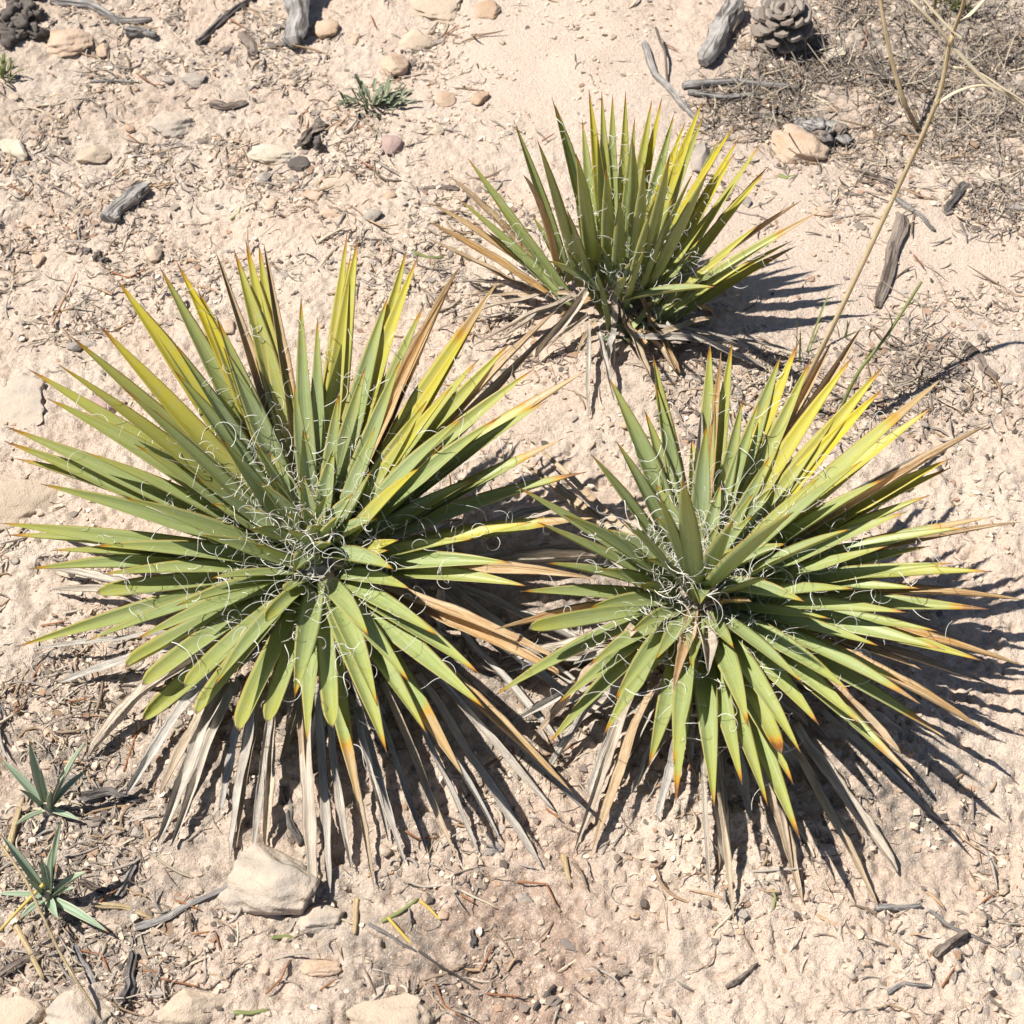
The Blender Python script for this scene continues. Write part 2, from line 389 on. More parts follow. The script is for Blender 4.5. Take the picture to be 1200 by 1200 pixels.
def fibres(name, rims, count, parent, origin, seed, size=1.):
    rd = random.Random(seed); VV = []; FF = []; O = V3(origin)
    for _ in range(count):
        rim = rd.choice(rims); p, s, d, n, t = rd.choice(rim)
        if rd.random() > (1 - t) ** .8 or t < .10: continue
        L = rd.uniform(.016, .056) * size; K = 12
        dirv = (s * rd.uniform(.3, 1.2) + n * rd.uniform(-.1, .8) + d * rd.uniform(-.4, 1.1)).normalized()
        axis_ = Vector((rd.uniform(-1, 1), rd.uniform(-1, 1), rd.uniform(-1, 1))).normalized()
        curl = rd.choice((-1, 1)) * rd.uniform(1.8, 6.0) / K; grow = rd.uniform(0, .06); pts = [p]; q = p
        for i in range(K):
            dirv = Matrix.Rotation(curl * (1 + grow * i), 3, axis_) @ dirv; q = q + dirv * (L / K); pts.append(q)
        rr = rd.uniform(.00026, .00044) * (.55 + .45 * size); v, f, _u = tube(pts, [rr * (1 - .55 * i / K) for i in range(K + 1)], 3, 0, 1, 0, False)
        o = len(VV); VV += [x - O for x in v]; FF += [tuple(i + o for i in q2) for q2 in f]
    ob = link(name, mesh(name, VV, FF, M['fibre']), parent); ob['kind'] = 'stuff'; return ob

def fit_tip(px, py, C, L0, e0, tolL=.34, tolE=R(9)):
    d = ray(px, py); ts = np.linspace(1.1, 3.0, 1500); P = CAMP + ts[:, None] * d; v = P - np.array(C); L = np.linalg.norm(v, axis=1)
    el = np.arcsin(v[:, 2] / L); cost = ((L - L0) / (tolL * L0)) ** 2 + ((el - e0) / tolE) ** 2
    g0 = height(P[:, 0], P[:, 1]); cost = cost + np.where(P[:, 2] < g0 + .012, 80 + 4e3 * np.abs(P[:, 2] - g0), 0)
    return P[np.argmin(cost)]

LAY = dict(o=(R(15), 1.0), m=(R(40), 1.0), h=(R(47), .90), i=(R(54), .62), c=(R(70), .40), s=(R(30), .55))
def plant(name, label, ground, crown_h, crown_px, L0, width, rows, skirt, extra, nf, seed, layers=LAY, base_r=.03, group=None, fsize=1., core=20, tone=.75):
    rd = random.Random(seed)
    gz = hz(ground[0], ground[1]); O = Vector((ground[0], ground[1], gz)); root = thing(name, O, label, 'yucca', group)
    C0 = flat(crown_px[0], crown_px[1], gz + crown_h); C = V3(C0)
    # short fibrous stem under the rosette
    pts = [O + (C - O) * q + Vector((0, 0, -.03 * (1 - q))) for q in (0, .25, .45, .62, .74)]
    sr = .030 if base_r < .04 else .012; v, f, u = tube(pts, [sr * 1.5, sr * 1.25, sr * .95, sr * .7, sr * .35], 14, .22, 1, seed)
    link('stem', mesh('stem', [q - O for q in v], f, M['stem'], u), root)
    rims = []
    for k in range(core):            # short young leaves in the heart of the rosette
        a = k * 2.39996; q = (k + .5) / core; e = R(80 - 50 * q); L = .035 + .085 * q * rd.uniform(.8, 1.2); rv = Vector((math.cos(a), math.sin(a), 0))
        B = C + rv * (.003 + .010 * q) + Vector((0, 0, .016 - .012 * q)); T = B + (rv * math.cos(e) + Vector((0, 0, 1)) * math.sin(e)) * L
        me, rim = leaf_mesh(B, T, width * (.6 + .35 * q), O, 'live', sag=.02, roll=R(rd.uniform(-10, 10)), cup=.3, thick=.1, seed=seed * 51 + k)
        o = link('leaf', me, root); o['yellowing'] = .05; o['tip_start'] = .965; o['blueness'] = .6; rims.append(rim)
    for k, row in enumerate(rows):
        px, py, lay = row[0], row[1], row[2]; opt = row[3] if len(row) > 3 else {}
        e0, lf = layers[lay]; e0 = R(opt['e']) if 'e' in opt else e0
        G = V3(flat(*opt['g'], gz + .012)) if 'g' in opt else None
        T = fit_tip(px, py, C if G is None else G, L0 * opt.get('L', lf), e0)
        ax = V3(T) - (C if G is None else G); rad = Vector((ax.x, ax.y, 0)); ce = rad.length / ax.length; rad = rad.normalized()
        if G is not None: B = G
        elif 'b' in opt:
            bb = opt['b']; B = V3(fit_tip(bb[0], bb[1], C, opt.get('bl', .05), e0, .5, R(30)))
        else:
            B = C + rad * (base_r * (.2 + .6 * ce)) + Vector((0, 0, -.020 * ce + .012 * (1 - ce)))
        dead = opt.get('d'); kind = opt.get('k', 'narrow' if dead is not None else 'live'); w = width * opt.get('w', 1.) * rd.uniform(.9, 1.08)
        if lay == 'c': w *= .75
        if dead is None: w *= min(1.04, max(.72, (ax.length / L0) ** .35)) * (.86 if kind == 'blunt' else 1)
        me, rim = leaf_mesh(B, T, w, O, kind, sag=opt.get('sag', rd.uniform(.0, .035)), roll=R(opt.get('r', rd.uniform(-16, 16))), side=rd.uniform(-.012, .012),
                            cup=rd.uniform(.12, .26) if dead is None else rd.uniform(.3, .55), thick=.10 if dead is None else .07, seed=seed * 97 + k, crinkle=0 if dead is None else .12)
        if dead is not None: o = link('dry_leaf', me, root); o['greyness'] = float(dead)
        else:
            o = link('leaf', me, root); o['yellowing'] = float(opt.get('y', rd.uniform(.0, .10))); o['tip_start'] = float(opt.get('t', rd.uniform(.945, .975) if kind == 'live' else 1.035))
            o['blueness'] = float({'i': .85, 'c': .7, 'h': .5, 'm': .3}.get(lay, .12) * rd.uniform(.7, 1.15) * tone); rims.append(rim)
    for k, row in enumerate(skirt):
        (bx, by), (tx, ty), grey, w = row[:4]; lift = row[4] if len(row) > 4 else .006
        T = gpt(tx, ty, lift); G = gpt(bx, by); B = G + Vector((0, 0, row[5] if len(row) > 5 else .03))
        # pull the base along its sight line so that it sits above the soil near the stem
        bz = B.z; fb = flat(bx, by, bz); B = V3(fb)
        mid = (B + T) / 2; mid.z = max(mid.z, hz(mid.x, mid.y) + .012) + rd.uniform(0, .012)
        me, rim = leaf_mesh(B, T, w * (.96 if base_r < .04 else .75) * rd.uniform(.75, 1.15), O, 'rag' if grey > .5 else 'narrow', roll=R(rd.uniform(-25, 25)), cup=rd.uniform(.15, .6), thick=.06, seed=seed * 131 + k, crinkle=.20, ctrl=mid)
        o = link('dry_leaf', me, root); o['greyness'] = float(min(1, max(0, grey * .85 + .18 + rd.uniform(-.12, .12))))
    for k in range(extra):
        a = rd.uniform(0, 2 * math.pi); r1 = rd.uniform(.015, .05) * (1 if base_r < .04 else .9); r2 = rd.uniform(.10, .20) * (1 if base_r < .04 else .62)
        B = O + Vector((math.cos(a) * r1, math.sin(a) * r1, rd.uniform(.012, .05))); a2 = a + rd.uniform(-.5, .5)
        x, y = O.x + math.cos(a2) * r2, O.y + math.sin(a2) * r2; T = Vector((x, y, hz(x, y) + rd.uniform(.003, .02)))
        mid = (B + T) / 2; mid.z = max(mid.z, hz(mid.x, mid.y) + .012)
        me, rim = leaf_mesh(B, T, rd.uniform(.008, .015), O, 'rag', roll=R(rd.uniform(-60, 60)), cup=rd.uniform(.2, .6), thick=.06, seed=seed * 171 + k, crinkle=.25, ctrl=mid)
        o = link('dry_leaf', me, root); o['greyness'] = rd.uniform(.55, 1.) if base_r < .04 else rd.uniform(0, .8)
    fibres('curly_fibres', rims, nf, root, O, seed + 5, fsize)
    return root

D = dict
left_rows = [
 (137,328,'m',D(y=.8)),(159,352,'m'),(187,313,'m',D(w=1.15)),(207,307,'m',D(y=1.)),(202,400,'h'),(253,296,'m',D(d=.15,w=.6)),(253,370,'h',D(w=.95)),
 (274,292,'m',D(y=.35)),(288,282,'m',D(y=.5)),(303,285,'m',D(y=.4)),(309,285,'m',D(d=.2,w=.55)),(353,347,'h',D(w=.85)),(372,372,'h',D(w=.85)),
 (115,380,'m',D(y=.75)),(80,392,'m',D(y=.3)),(68,427,'m',D(y=.5)),(32,432,'o',D(y=.25,e=26)),(55,467,'o',D(e=28)),(143,453,'m',D(e=44)),(203,433,'h'),
 (7,500,'o',D(e=20)),(5,517,'o',D(e=18)),(17,537,'o'),(47,567,'o',D(e=20)),(145,583,'s',D(L=.75,e=28)),(0,613,'o',D(e=12)),(6,627,'o',D(e=8)),(60,645,'o',D(e=9)),
 (237,627,'s'),(157,520,'m',D(e=34)),(258,513,'i'),(262,407,'h',D(w=1.25)),(232,340,'m',D(w=1.1,y=.3)),(345,450,'i',D(w=.9)),(355,503,'i',D(w=1.15)),(397,460,'i',D(w=.9)),
 (407,272,'m',D(y=.5,w=.8)),(411,298,'m',D(y=.55,w=.9)),(419,281,'m',D(y=.6)),(428,430,'h'),(455,347,'m'),(477,290,'m',D(y=.4)),(491,298,'m',D(y=.65)),(498,355,'m'),
 (538,313,'m',D(d=.1,w=.9)),(528,335,'m',D(d=.05,w=.7)),(585,328,'m',D(y=.65,t=.80,w=1.1)),(560,372,'m',D(y=.8)),(530,453,'m',D(y=.6,e=46)),(562,420,'m',D(y=.3)),
 (653,363,'m',D(d=.25,w=.7,e=30)),(655,377,'m',D(d=.3,w=.6,e=28)),(625,433,'m',D(e=34,y=.2)),(587,488,'m',D(e=36)),(545,487,'h'),(686,435,'o',D(t=.78,w=1.25,e=26,y=.35)),
 (660,514,'o',D(t=.84,e=20)),(492,548,'h',D(y=.7,e=50,L=.55)),(435,552,'i',D(L=.45)),(688,553,'o',D(e=12,t=.9)),(623,612,'o',D(e=12,y=.6)),(698,607,'o',D(t=.8,e=9,y=.4,w=1.1)),
 (467,633,'s',D(L=.34,y=.5)),(455,645,'s',D(L=.32,y=.4)),(553,632,'s',D(L=.62,e=16,y=.2)),(618,687,'o',D(e=8,y=.2)),(700,679,'o',D(d=.15,e=3,w=.65)),
 (432,745,'s',D(L=.5)),(513,745,'s',D(L=.66,e=20)),(562,790,'o',D(L=.82)),(568,830,'o',D(L=.9)),(543,910,'o',D(t=.74,L=1.0,e=6)),(442,827,'o',D(L=.8)),(453,882,'o',D(L=.95)),
 (421,945,'o',D(t=.78,e=2)),(390,853,'o',D(k='blunt',L=.85)),(345,818,'s',D(L=.75,e=22)),(312,728,'s',D(k='blunt',L=.42)),(677,802,'o',D(d=.12,e=0,w=.7)),(670,928,'o',D(d=.12,e=-3,w=.75)),(670,780,'o',D(d=.2,e=2,w=.6)),
 (33,667,'o',D(e=8)),(120,673,'o',D(e=10,L=.85)),(113,695,'o',D(k='blunt',e=6,L=.82)),(247,678,'s',D(L=.5,e=22)),(20,758,'o',D(e=4)),(100,752,'o',D(e=8)),(158,750,'o',D(e=12,L=.85)),(207,710,'s',D(L=.62,e=20)),
 (147,782,'o',D(k='blunt',L=.9,e=8)),(167,803,'o',D(k='blunt',L=.9,e=8)),(217,805,'o',D(k='blunt',L=.82,e=14)),(167,845,'o',D(k='blunt',L=.98,e=4)),(230,837,'o',D(k='blunt',L=.9,e=7)),(252,803,'s',D(L=.8,e=20)),
 (280,857,'o',D(k='blunt',L=.95,e=9)),(313,847,'o',D(k='blunt',L=.92,e=8)),(335,693,'s',D(L=.25,k='blunt')),(371,640,'c',D(L=.12,w=.9)),(300,640,'s',D(L=.35,e=40)),(320,560,'i',D(L=.5)),(300,520,'i'),(440,500,'i',D(L=.6)),
 (180,480,'m'),(230,560,'h',D(L=.6,e=42)),(500,470,'h',D(y=.3)),(560,560,'m',D(e=24)),(600,545,'o',D(e=18)),(520,520,'h',D(L=.62,e=38)),(470,420,'h'),(600,660,'o',D(e=12)),(480,690,'s',D(L=.4)),(100,530,'o',D(e=24)),(600,400,'m',D(y=.3,e=34)),(640,470,'o',D(e=28)),(110,640,'o',D(e=12)),(410,860,'o',D(L=.85,e=10)),(500,860,'o',D(e=10,L=.85)),(360,870,'o',D(e=9,L=.9)),(480,800,'s',D(L=.75,e=18))]
left_skirt = [((215,770),(103,887),.75,.016),((250,780),(147,932),.95,.013),((262,800),(184,987),.7,.014),((275,800),(201,990),.65,.013),((265,790),(188,932),.55,.014),((290,800),(257,956),.85,.010),((300,810),(270,1005),.8,.010),
 ((305,800),(277,993),.45,.010),((318,820),(297,999),.8,.010),((322,810),(311,995),.6,.010),((358,800),(367,1057),.75,.017,.02),((350,800),(363,1037),.4,.007),((372,800),(387,1046),.85,.010),((385,820),(411,1017),.9,.010),((402,840),(439,1043),.3,.010),
 ((420,830),(475,1011),.85,.009),((415,820),(455,985),.9,.010),((440,820),(500,1000),.85,.009),((450,800),(539,1014),.3,.009),((470,800),(560,996),.9,.010),((470,790),(586,985),.9,.010),((490,790),(635,1014),.95,.014),((500,780),(650,950),.9,.010),((505,775),(690,950),.8,.010),
 ((230,690),(60,620),.85,.014,.01),((220,710),(60,668),.8,.014,.006),((210,700),(62,693),.7,.011,.006),((240,740),(40,760),.95,.009),((230,750),(70,800),.9,.012),((520,720),(655,870),.9,.012),((520,700),(690,840),.9,.013),((530,690),(700,820),.85,.014),((520,680),(690,760),.8,.012),((510,670),(700,655),.75,.016,.02),((510,660),(690,640),.8,.012,.02),((500,650),(670,590),.85,.011,.02),((515,690),(520,745),.9,.014,.02,.05)]
right_rows = [
 (713,442,'m',D(w=1.1)),(722,517,'h'),(755,480,'m'),(765,416,'m',D(y=.2)),(767,447,'m'),(693,533,'m',D(e=44)),(772,580,'i'),(832,400,'m',D(y=.2)),(845,412,'m',D(d=.0,w=.5)),(828,497,'i',D(w=1.2)),(858,400,'m',D(y=.3)),
 (870,468,'h'),(822,480,'m',D(d=.8,w=.6)),(915,417,'m',D(w=1.1)),(937,398,'m',D(y=.75)),(952,418,'m',D(y=.3)),(902,535,'i'),(883,578,'i',D(w=1.1)),(605,570,'m',D(e=30,w=.9)),(660,603,'m',D(e=40,L=.8,w=1.1)),(630,612,'m',D(e=30)),(702,667,'s',D(w=1.1)),
 (610,693,'o',D(L=.95)),(690,713,'s',D(e=24,w=1.1)),(620,737,'o',D(k='blunt',L=.9)),(750,687,'s',D(L=.32,w=1.1)),(813,688,'c',D(L=.13,w=1.3)),(900,677,'s',D(L=.42,e=45,w=1.3)),
 (1000,417,'m',D(y=.75)),(1037,427,'m',D(y=.7)),(1035,455,'m',D(y=1.0,w=1.1)),(1105,443,'m',D(y=.4,t=.80)),(1093,477,'m',D(y=.6,e=32)),(1158,498,'o',D(d=.25,e=28,w=.65,L=1.15)),(1115,537,'o',D(y=.6,e=26)),(1115,548,'o',D(y=.3,e=24)),
 (1062,600,'m',D(e=30)),(997,620,'h',D(e=45,L=.62)),(1165,605,'o',D(t=.80,e=16)),(1133,618,'o',D(e=18)),(1197,612,'o',D(d=.2,e=12,w=.5,L=1.1)),(1117,660,'o',D(e=18)),(1163,670,'o',D(y=.3,e=10)),(1199,703,'o',D(d=.05,e=4,w=.6)),(1010,540,'h',D(e=50)),
 (1160,714,'o',D(t=.9,e=7)),(1063,718,'s',D(L=.75,e=18)),(973,725,'s',D(L=.5,e=26)),(1030,757,'s',D(L=.75,e=18)),(1108,762,'o',D(e=10)),(1153,775,'o',D(y=.35,e=4)),(1010,383,'m',D(d=.3,w=.8,e=30,L=1.1)),(975,400,'m',D(d=.2,w=.7,e=28)),
 (1197,780,'o',D(d=.0,e=-2,w=.55)),(1163,803,'o',D(d=.6,e=-4,w=.6)),(940,800,'s',D(L=.55)),(995,810,'s',D(L=.75,e=16)),(1080,826,'o',D(t=.88)),(1110,866,'o',D(t=.86,e=6)),(1153,857,'o',D(d=.1,e=-4,w=.7)),(1075,918,'o',D(t=.84,e=4)),(1055,883,'o',D(d=.35,e=-4,w=.8,k='rag')),
 (938,882,'o',D(L=.85)),(915,883,'o',D(k='blunt',t=.93,L=.8,w=.9)),(877,852,'s',D(L=.75,e=22)),(900,945,'o',D(L=.95,e=8)),(938,985,'o',D(e=3)),(837,947,'o',D(L=.95,e=8)),(1080,785,'o',D(d=.3,e=0,w=.7)),
 (580,815,'o',D(e=5)),(653,825,'o',D(L=.85,e=12)),(643,872,'o',D(L=.95,e=8)),(707,862,'o',D(L=.85,e=12)),(720,822,'s',D(L=.72,e=20)),(768,773,'s',D(L=.4)),(792,942,'o',D(t=.9,L=.95,e=6)),(790,897,'o',D(L=.82)),(810,783,'s',D(L=.42)),(790,810,'s',D(d=.2,L=.5,w=.7)),
 (580,738,'o',D(d=.1,e=6,w=.55)),(880,705,'s',D(d=.05,L=.28,w=.5,e=40)),(830,790,'s',D(d=.75,L=.4,w=.9,e=28)),(860,610,'i',D(L=.5)),(800,560,'h',D(e=58)),(930,600,'h'),(960,560,'h',D(y=.3)),(1040,560,'m',D(e=34)),(985,480,'m',D(y=.3)),(890,470,'h'),(1040,640,'o',D(e=26)),(1000,690,'s',D(L=.55,e=26)),(1080,690,'o',D(e=14)),(860,760,'s',D(L=.4)),(740,740,'s',D(L=.4)),(730,610,'i',D(L=.6,e=50)),(960,850,'o',D(L=.8,e=10)),(1010,850,'o',D(L=.85,e=8)),(1090,580,'o',D(e=24)),(1090,640,'o',D(e=16)),(1100,740,'o',D(e=8)),(1060,800,'o',D(e=12)),(870,920,'o',D(L=.9,e=9)),(760,900,'o',D(L=.85,e=10)),(690,780,'o',D(L=.75,e=14)),(640,660,'o',D(e=22)),(930,920,'o',D(L=.9,e=8))]
right_skirt = [((745,735),(622,868),.35,.013,.03,.10),((745,800),(672,1000),.5,.010),((765,800),(693,1000),.1,.012),((830,820),(850,1012),.85,.016),((835,830),(860,1083),.3,.010),((820,820),(832,1043),.75,.008),((880,840),(942,1058),.25,.014),((895,850),(930,1020),.35,.010),
 ((915,850),(1030,1062),.2,.012),((930,850),(1052,1023),.6,.014),((805,820),(770,960),.9,.010),((850,820),(880,960),.8,.012),((790,820),(740,930),.7,.010),((900,850),(980,960),.7,.011),((960,830),(1090,960),.7,.010),((970,820),(1060,860),.8,.012),((720,780),(600,850),.9,.012),((720,790),(640,905),.95,.012),((700,770),(590,790),.8,.011),
 ((760,650),(617,510),.35,.010,.04,.06),((740,650),(612,548),.2,.014,.03,.04),((960,700),(1140,760),.5,.010),((740,800),(690,930),.95,.012),((960,600),(1110,520),.8,.010)]
B_LAY = dict(o=(R(30), 1.0), m=(R(54), .97), h=(R(57), .80), i=(R(62), .55), c=(R(80), .4), s=(R(50), .55))
back_rows = [
 (602,141,'m',D(g=(668,330),e=58)),(647,115,'m'),(651,124,'m'),(547,184,'m',D(g=(662,345),e=42)),(537,233,'o',D(g=(668,356),e=36)),(527,207,'o',D(d=.2,e=36,w=.6,g=(655,340))),(506,239,'o',D(d=.1,e=26,w=.65,g=(660,350))),(502,260,'o',D(d=.0,e=22,w=.65,g=(664,358))),(502,280,'o',D(d=.3,e=14,w=.5,g=(620,340))),(613,205,'m',D(d=.1,e=56,w=.7,g=(655,325))),
 (623,252,'i',D(e=50,L=.5,g=(664,330))),(641,199,'m',D(e=68,g=(690,345),L=.75)),(666,158,'m',D(g=(690,325))),(664,245,'i',D(e=72,g=(700,358),L=.6)),(664,293,'i',D(e=62,g=(704,368),L=.4)),(682,139,'m',D(g=(700,320))),(690,104,'m',D(y=.8)),(705,107,'m',D(y=.3)),(710,197,'h',D(w=1.2,e=74,g=(712,335))),(718,111,'m'),(733,107,'m',D(y=.35)),(726,233,'i',D(w=1.25,e=80,g=(722,350),L=.6)),
 (744,137,'m',D(e=60)),(741,162,'h',D(e=72,g=(732,330))),(764,117,'m',D(y=.4)),(776,113,'m',D(y=.7)),(790,133,'m'),(772,225,'i',D(e=74,g=(734,360),L=.65)),(803,143,'m',D(y=.9)),(823,119,'m',D(y=.85)),(826,131,'m',D(y=.2,e=58,g=(752,335))),(803,252,'h',D(y=.5,e=66,g=(740,362),L=.6)),(813,201,'h',D(e=70,g=(745,358),L=.8)),(842,237,'m',D(e=52,y=.4,g=(752,372),L=.75)),(844,160,'m',D(g=(765,345))),
 (862,145,'m',D(y=.95)),(866,162,'m',D(y=.85,g=(770,340))),(862,178,'m',D(y=.8,g=(765,345))),(893,166,'m',D(y=.4,e=52,g=(768,350))),(901,194,'m',D(d=.0,e=46,w=.7,g=(775,355))),(897,201,'m',D(y=.7,e=48,g=(770,362))),(756,291,'i',D(L=.4,e=70,g=(732,368))),(799,323,'s',D(y=.4,e=35,g=(738,388),L=.4)),(823,331,'s',D(y=.4,e=30,g=(748,390),L=.45)),(860,293,'o',D(y=.5,e=40,L=.6,g=(755,378))),
 (891,262,'o',D(y=.5,e=42,g=(768,372),L=.75)),(940,235,'o',D(d=.1,e=34,w=.6,g=(775,360))),(960,248,'o',D(t=.78,e=32,y=.3,g=(770,368))),(929,282,'o',D(y=.7,e=28,g=(772,378))),(934,288,'o',D(t=.8,e=24,y=.5,g=(778,382))),(882,305,'o',D(y=.4,e=30,L=.6,g=(760,386))),(698,315,'i',D(L=.33,e=72,g=(714,392))),(675,180,'m',D(g=(694,335),e=66)),(700,160,'h',D(e=66)),(755,190,'h',D(e=70,g=(738,345))),(785,180,'m',D(e=66,g=(748,345))),(690,240,'h',D(e=74,g=(708,352),L=.5)),(740,240,'i',D(e=78,g=(728,358),L=.5)),(630,165,'m',D(e=60,g=(678,335))),(580,235,'o',D(e=44,L=.7,g=(668,350))),(830,200,'m',D(e=62,g=(755,350))),(860,215,'m',D(e=54,y=.4,g=(762,365))),(570,270,'o',D(e=30,L=.65,g=(672,362))),(790,230,'i',D(e=72,g=(742,352),L=.6)),(680,270,'i',D(e=68,g=(702,362),L=.42)),(820,280,'h',D(e=52,g=(748,378),L=.5))]
back_skirt = [((675,345),(553,407),.45,.010),((665,340),(529,372),.5,.010),((660,340),(540,330),.7,.010),((670,345),(560,350),.4,.010),((672,350),(590,395),.6,.009),((700,375),(676,415),.3,.011,.02,.02),((690,370),(640,410),.4,.010,.02),((720,385),(712,425),.8,.010),((745,395),(866,404),.85,.013),((760,398),(845,371),.2,.010,.03,.02),((750,390),(840,392),.4,.010),((690,380),(690,480),.85,.009),((700,390),(720,470),.9,.010),((780,380),(900,430),.8,.010),((780,370),(880,345),.7,.010),((760,380),(960,420),.8,.009),((755,365),(765,350),.25,.012,.05,.02)]

YLp = plant('yucca_plant', 'widest green yucca rosette with a fan of grey dead leaves spread below it', YL, .075, (371, 645), .345, .0242, left_rows, left_skirt, 34, 2000, 1, group='spiky yucca plants')
YRp = plant('yucca_plant', 'green yucca rosette on a low bank with the tall dry stalk rising behind it', YR, .075, (820, 680), .325, .0224, right_rows, right_skirt, 30, 2000, 2, group='spiky yucca plants')
YBp = plant('yucca_plant', 'smaller upright yucca with yellow tips beside the flat tan rock', YB, .035, (722, 350), .285, .0156, back_rows, back_skirt, 20, 1100, 3, B_LAY, .050, group='spiky yucca plants', fsize=.75, core=6, tone=.15)

# ------------------------------------------------------------------ stones
def stone_mesh(seed, sx, sy, sz, cuts=9, sub=3, rough=.05):
    rd = random.Random(seed); bm = bmesh.new(); bmesh.ops.create_icosphere(bm, subdivisions=sub, radius=1)
    planes = []
    for _ in range(cuts):
        n = Vector((rd.gauss(0, 1), rd.gauss(0, 1), rd.gauss(0, .8))).normalized(); planes.append((n, rd.uniform(.50, .85)))
    ph = [rd.uniform(0, 9) for _ in range(4)]
    for v in bm.verts:
        p = v.co
        for n, d in planes:
            e = p.dot(n) - d
            if e > 0: p = p - n * e * .92
        q = rough * (math.sin(p.x * 3.1 + ph[0]) * math.sin(p.y * 3.7 + ph[1]) + .5 * math.sin(p.z * 7 + p.x * 6 + ph[2]) + .35 * math.sin(p.y * 13 + p.z * 9 + ph[3]))
        f1 = mnoise.fractal(p * 2.6 + Vector((seed * 1.7, 0, 0)), 1.0, 2.1, 5)
        p = p * (1 + q + f1 * rough * 1.5)
        v.co = Vector((p.x * sx, p.y * sy, p.z * sz))
    me = bpy.data.meshes.new('stone'); bm.to_mesh(me); bm.free()
    me.polygons.foreach_set('use_smooth', [True] * len(me.polygons)); return me
def stone(px, py, wpx, hpx, m, label, seed, rot=0., sink=.35, group=None, name='stone', sub=3, tall=.62, rough=.05, cuts=9):
    """a stone whose middle shows at px,py with about that size in the survey picture"""
    p0 = gpt(px, py); dist = (Vector(CAMP) - p0).length; k = 2 * TF * dist * math.cos(math.atan(math.hypot(px - 600, py - 600) / 600 * TF)) / 1200
    sx = wpx * k / 2; th = math.asin(min(1, (CAM_H - p0.z) / dist))
    sz = min(sx, hpx * k / 2) * tall; sy = max(.35 * sx, math.sqrt(max(1e-8, (hpx * k / 2) ** 2 - (sz * math.cos(th)) ** 2)) / math.sin(th))
    me = stone_mesh(seed, sx, sy, sz, cuts, sub, rough); me.materials.append(M[m])
    up = sz * (1 - 2 * sink); q = flat(px, py, p0.z + up); z = hz(q[0], q[1])
    o = link(name, me, None, (q[0], q[1], z + up)); o.rotation_euler = (random.uniform(-.12, .12), random.uniform(-.12, .12), R(rot))
    return tag(o, label, 'stone', group)

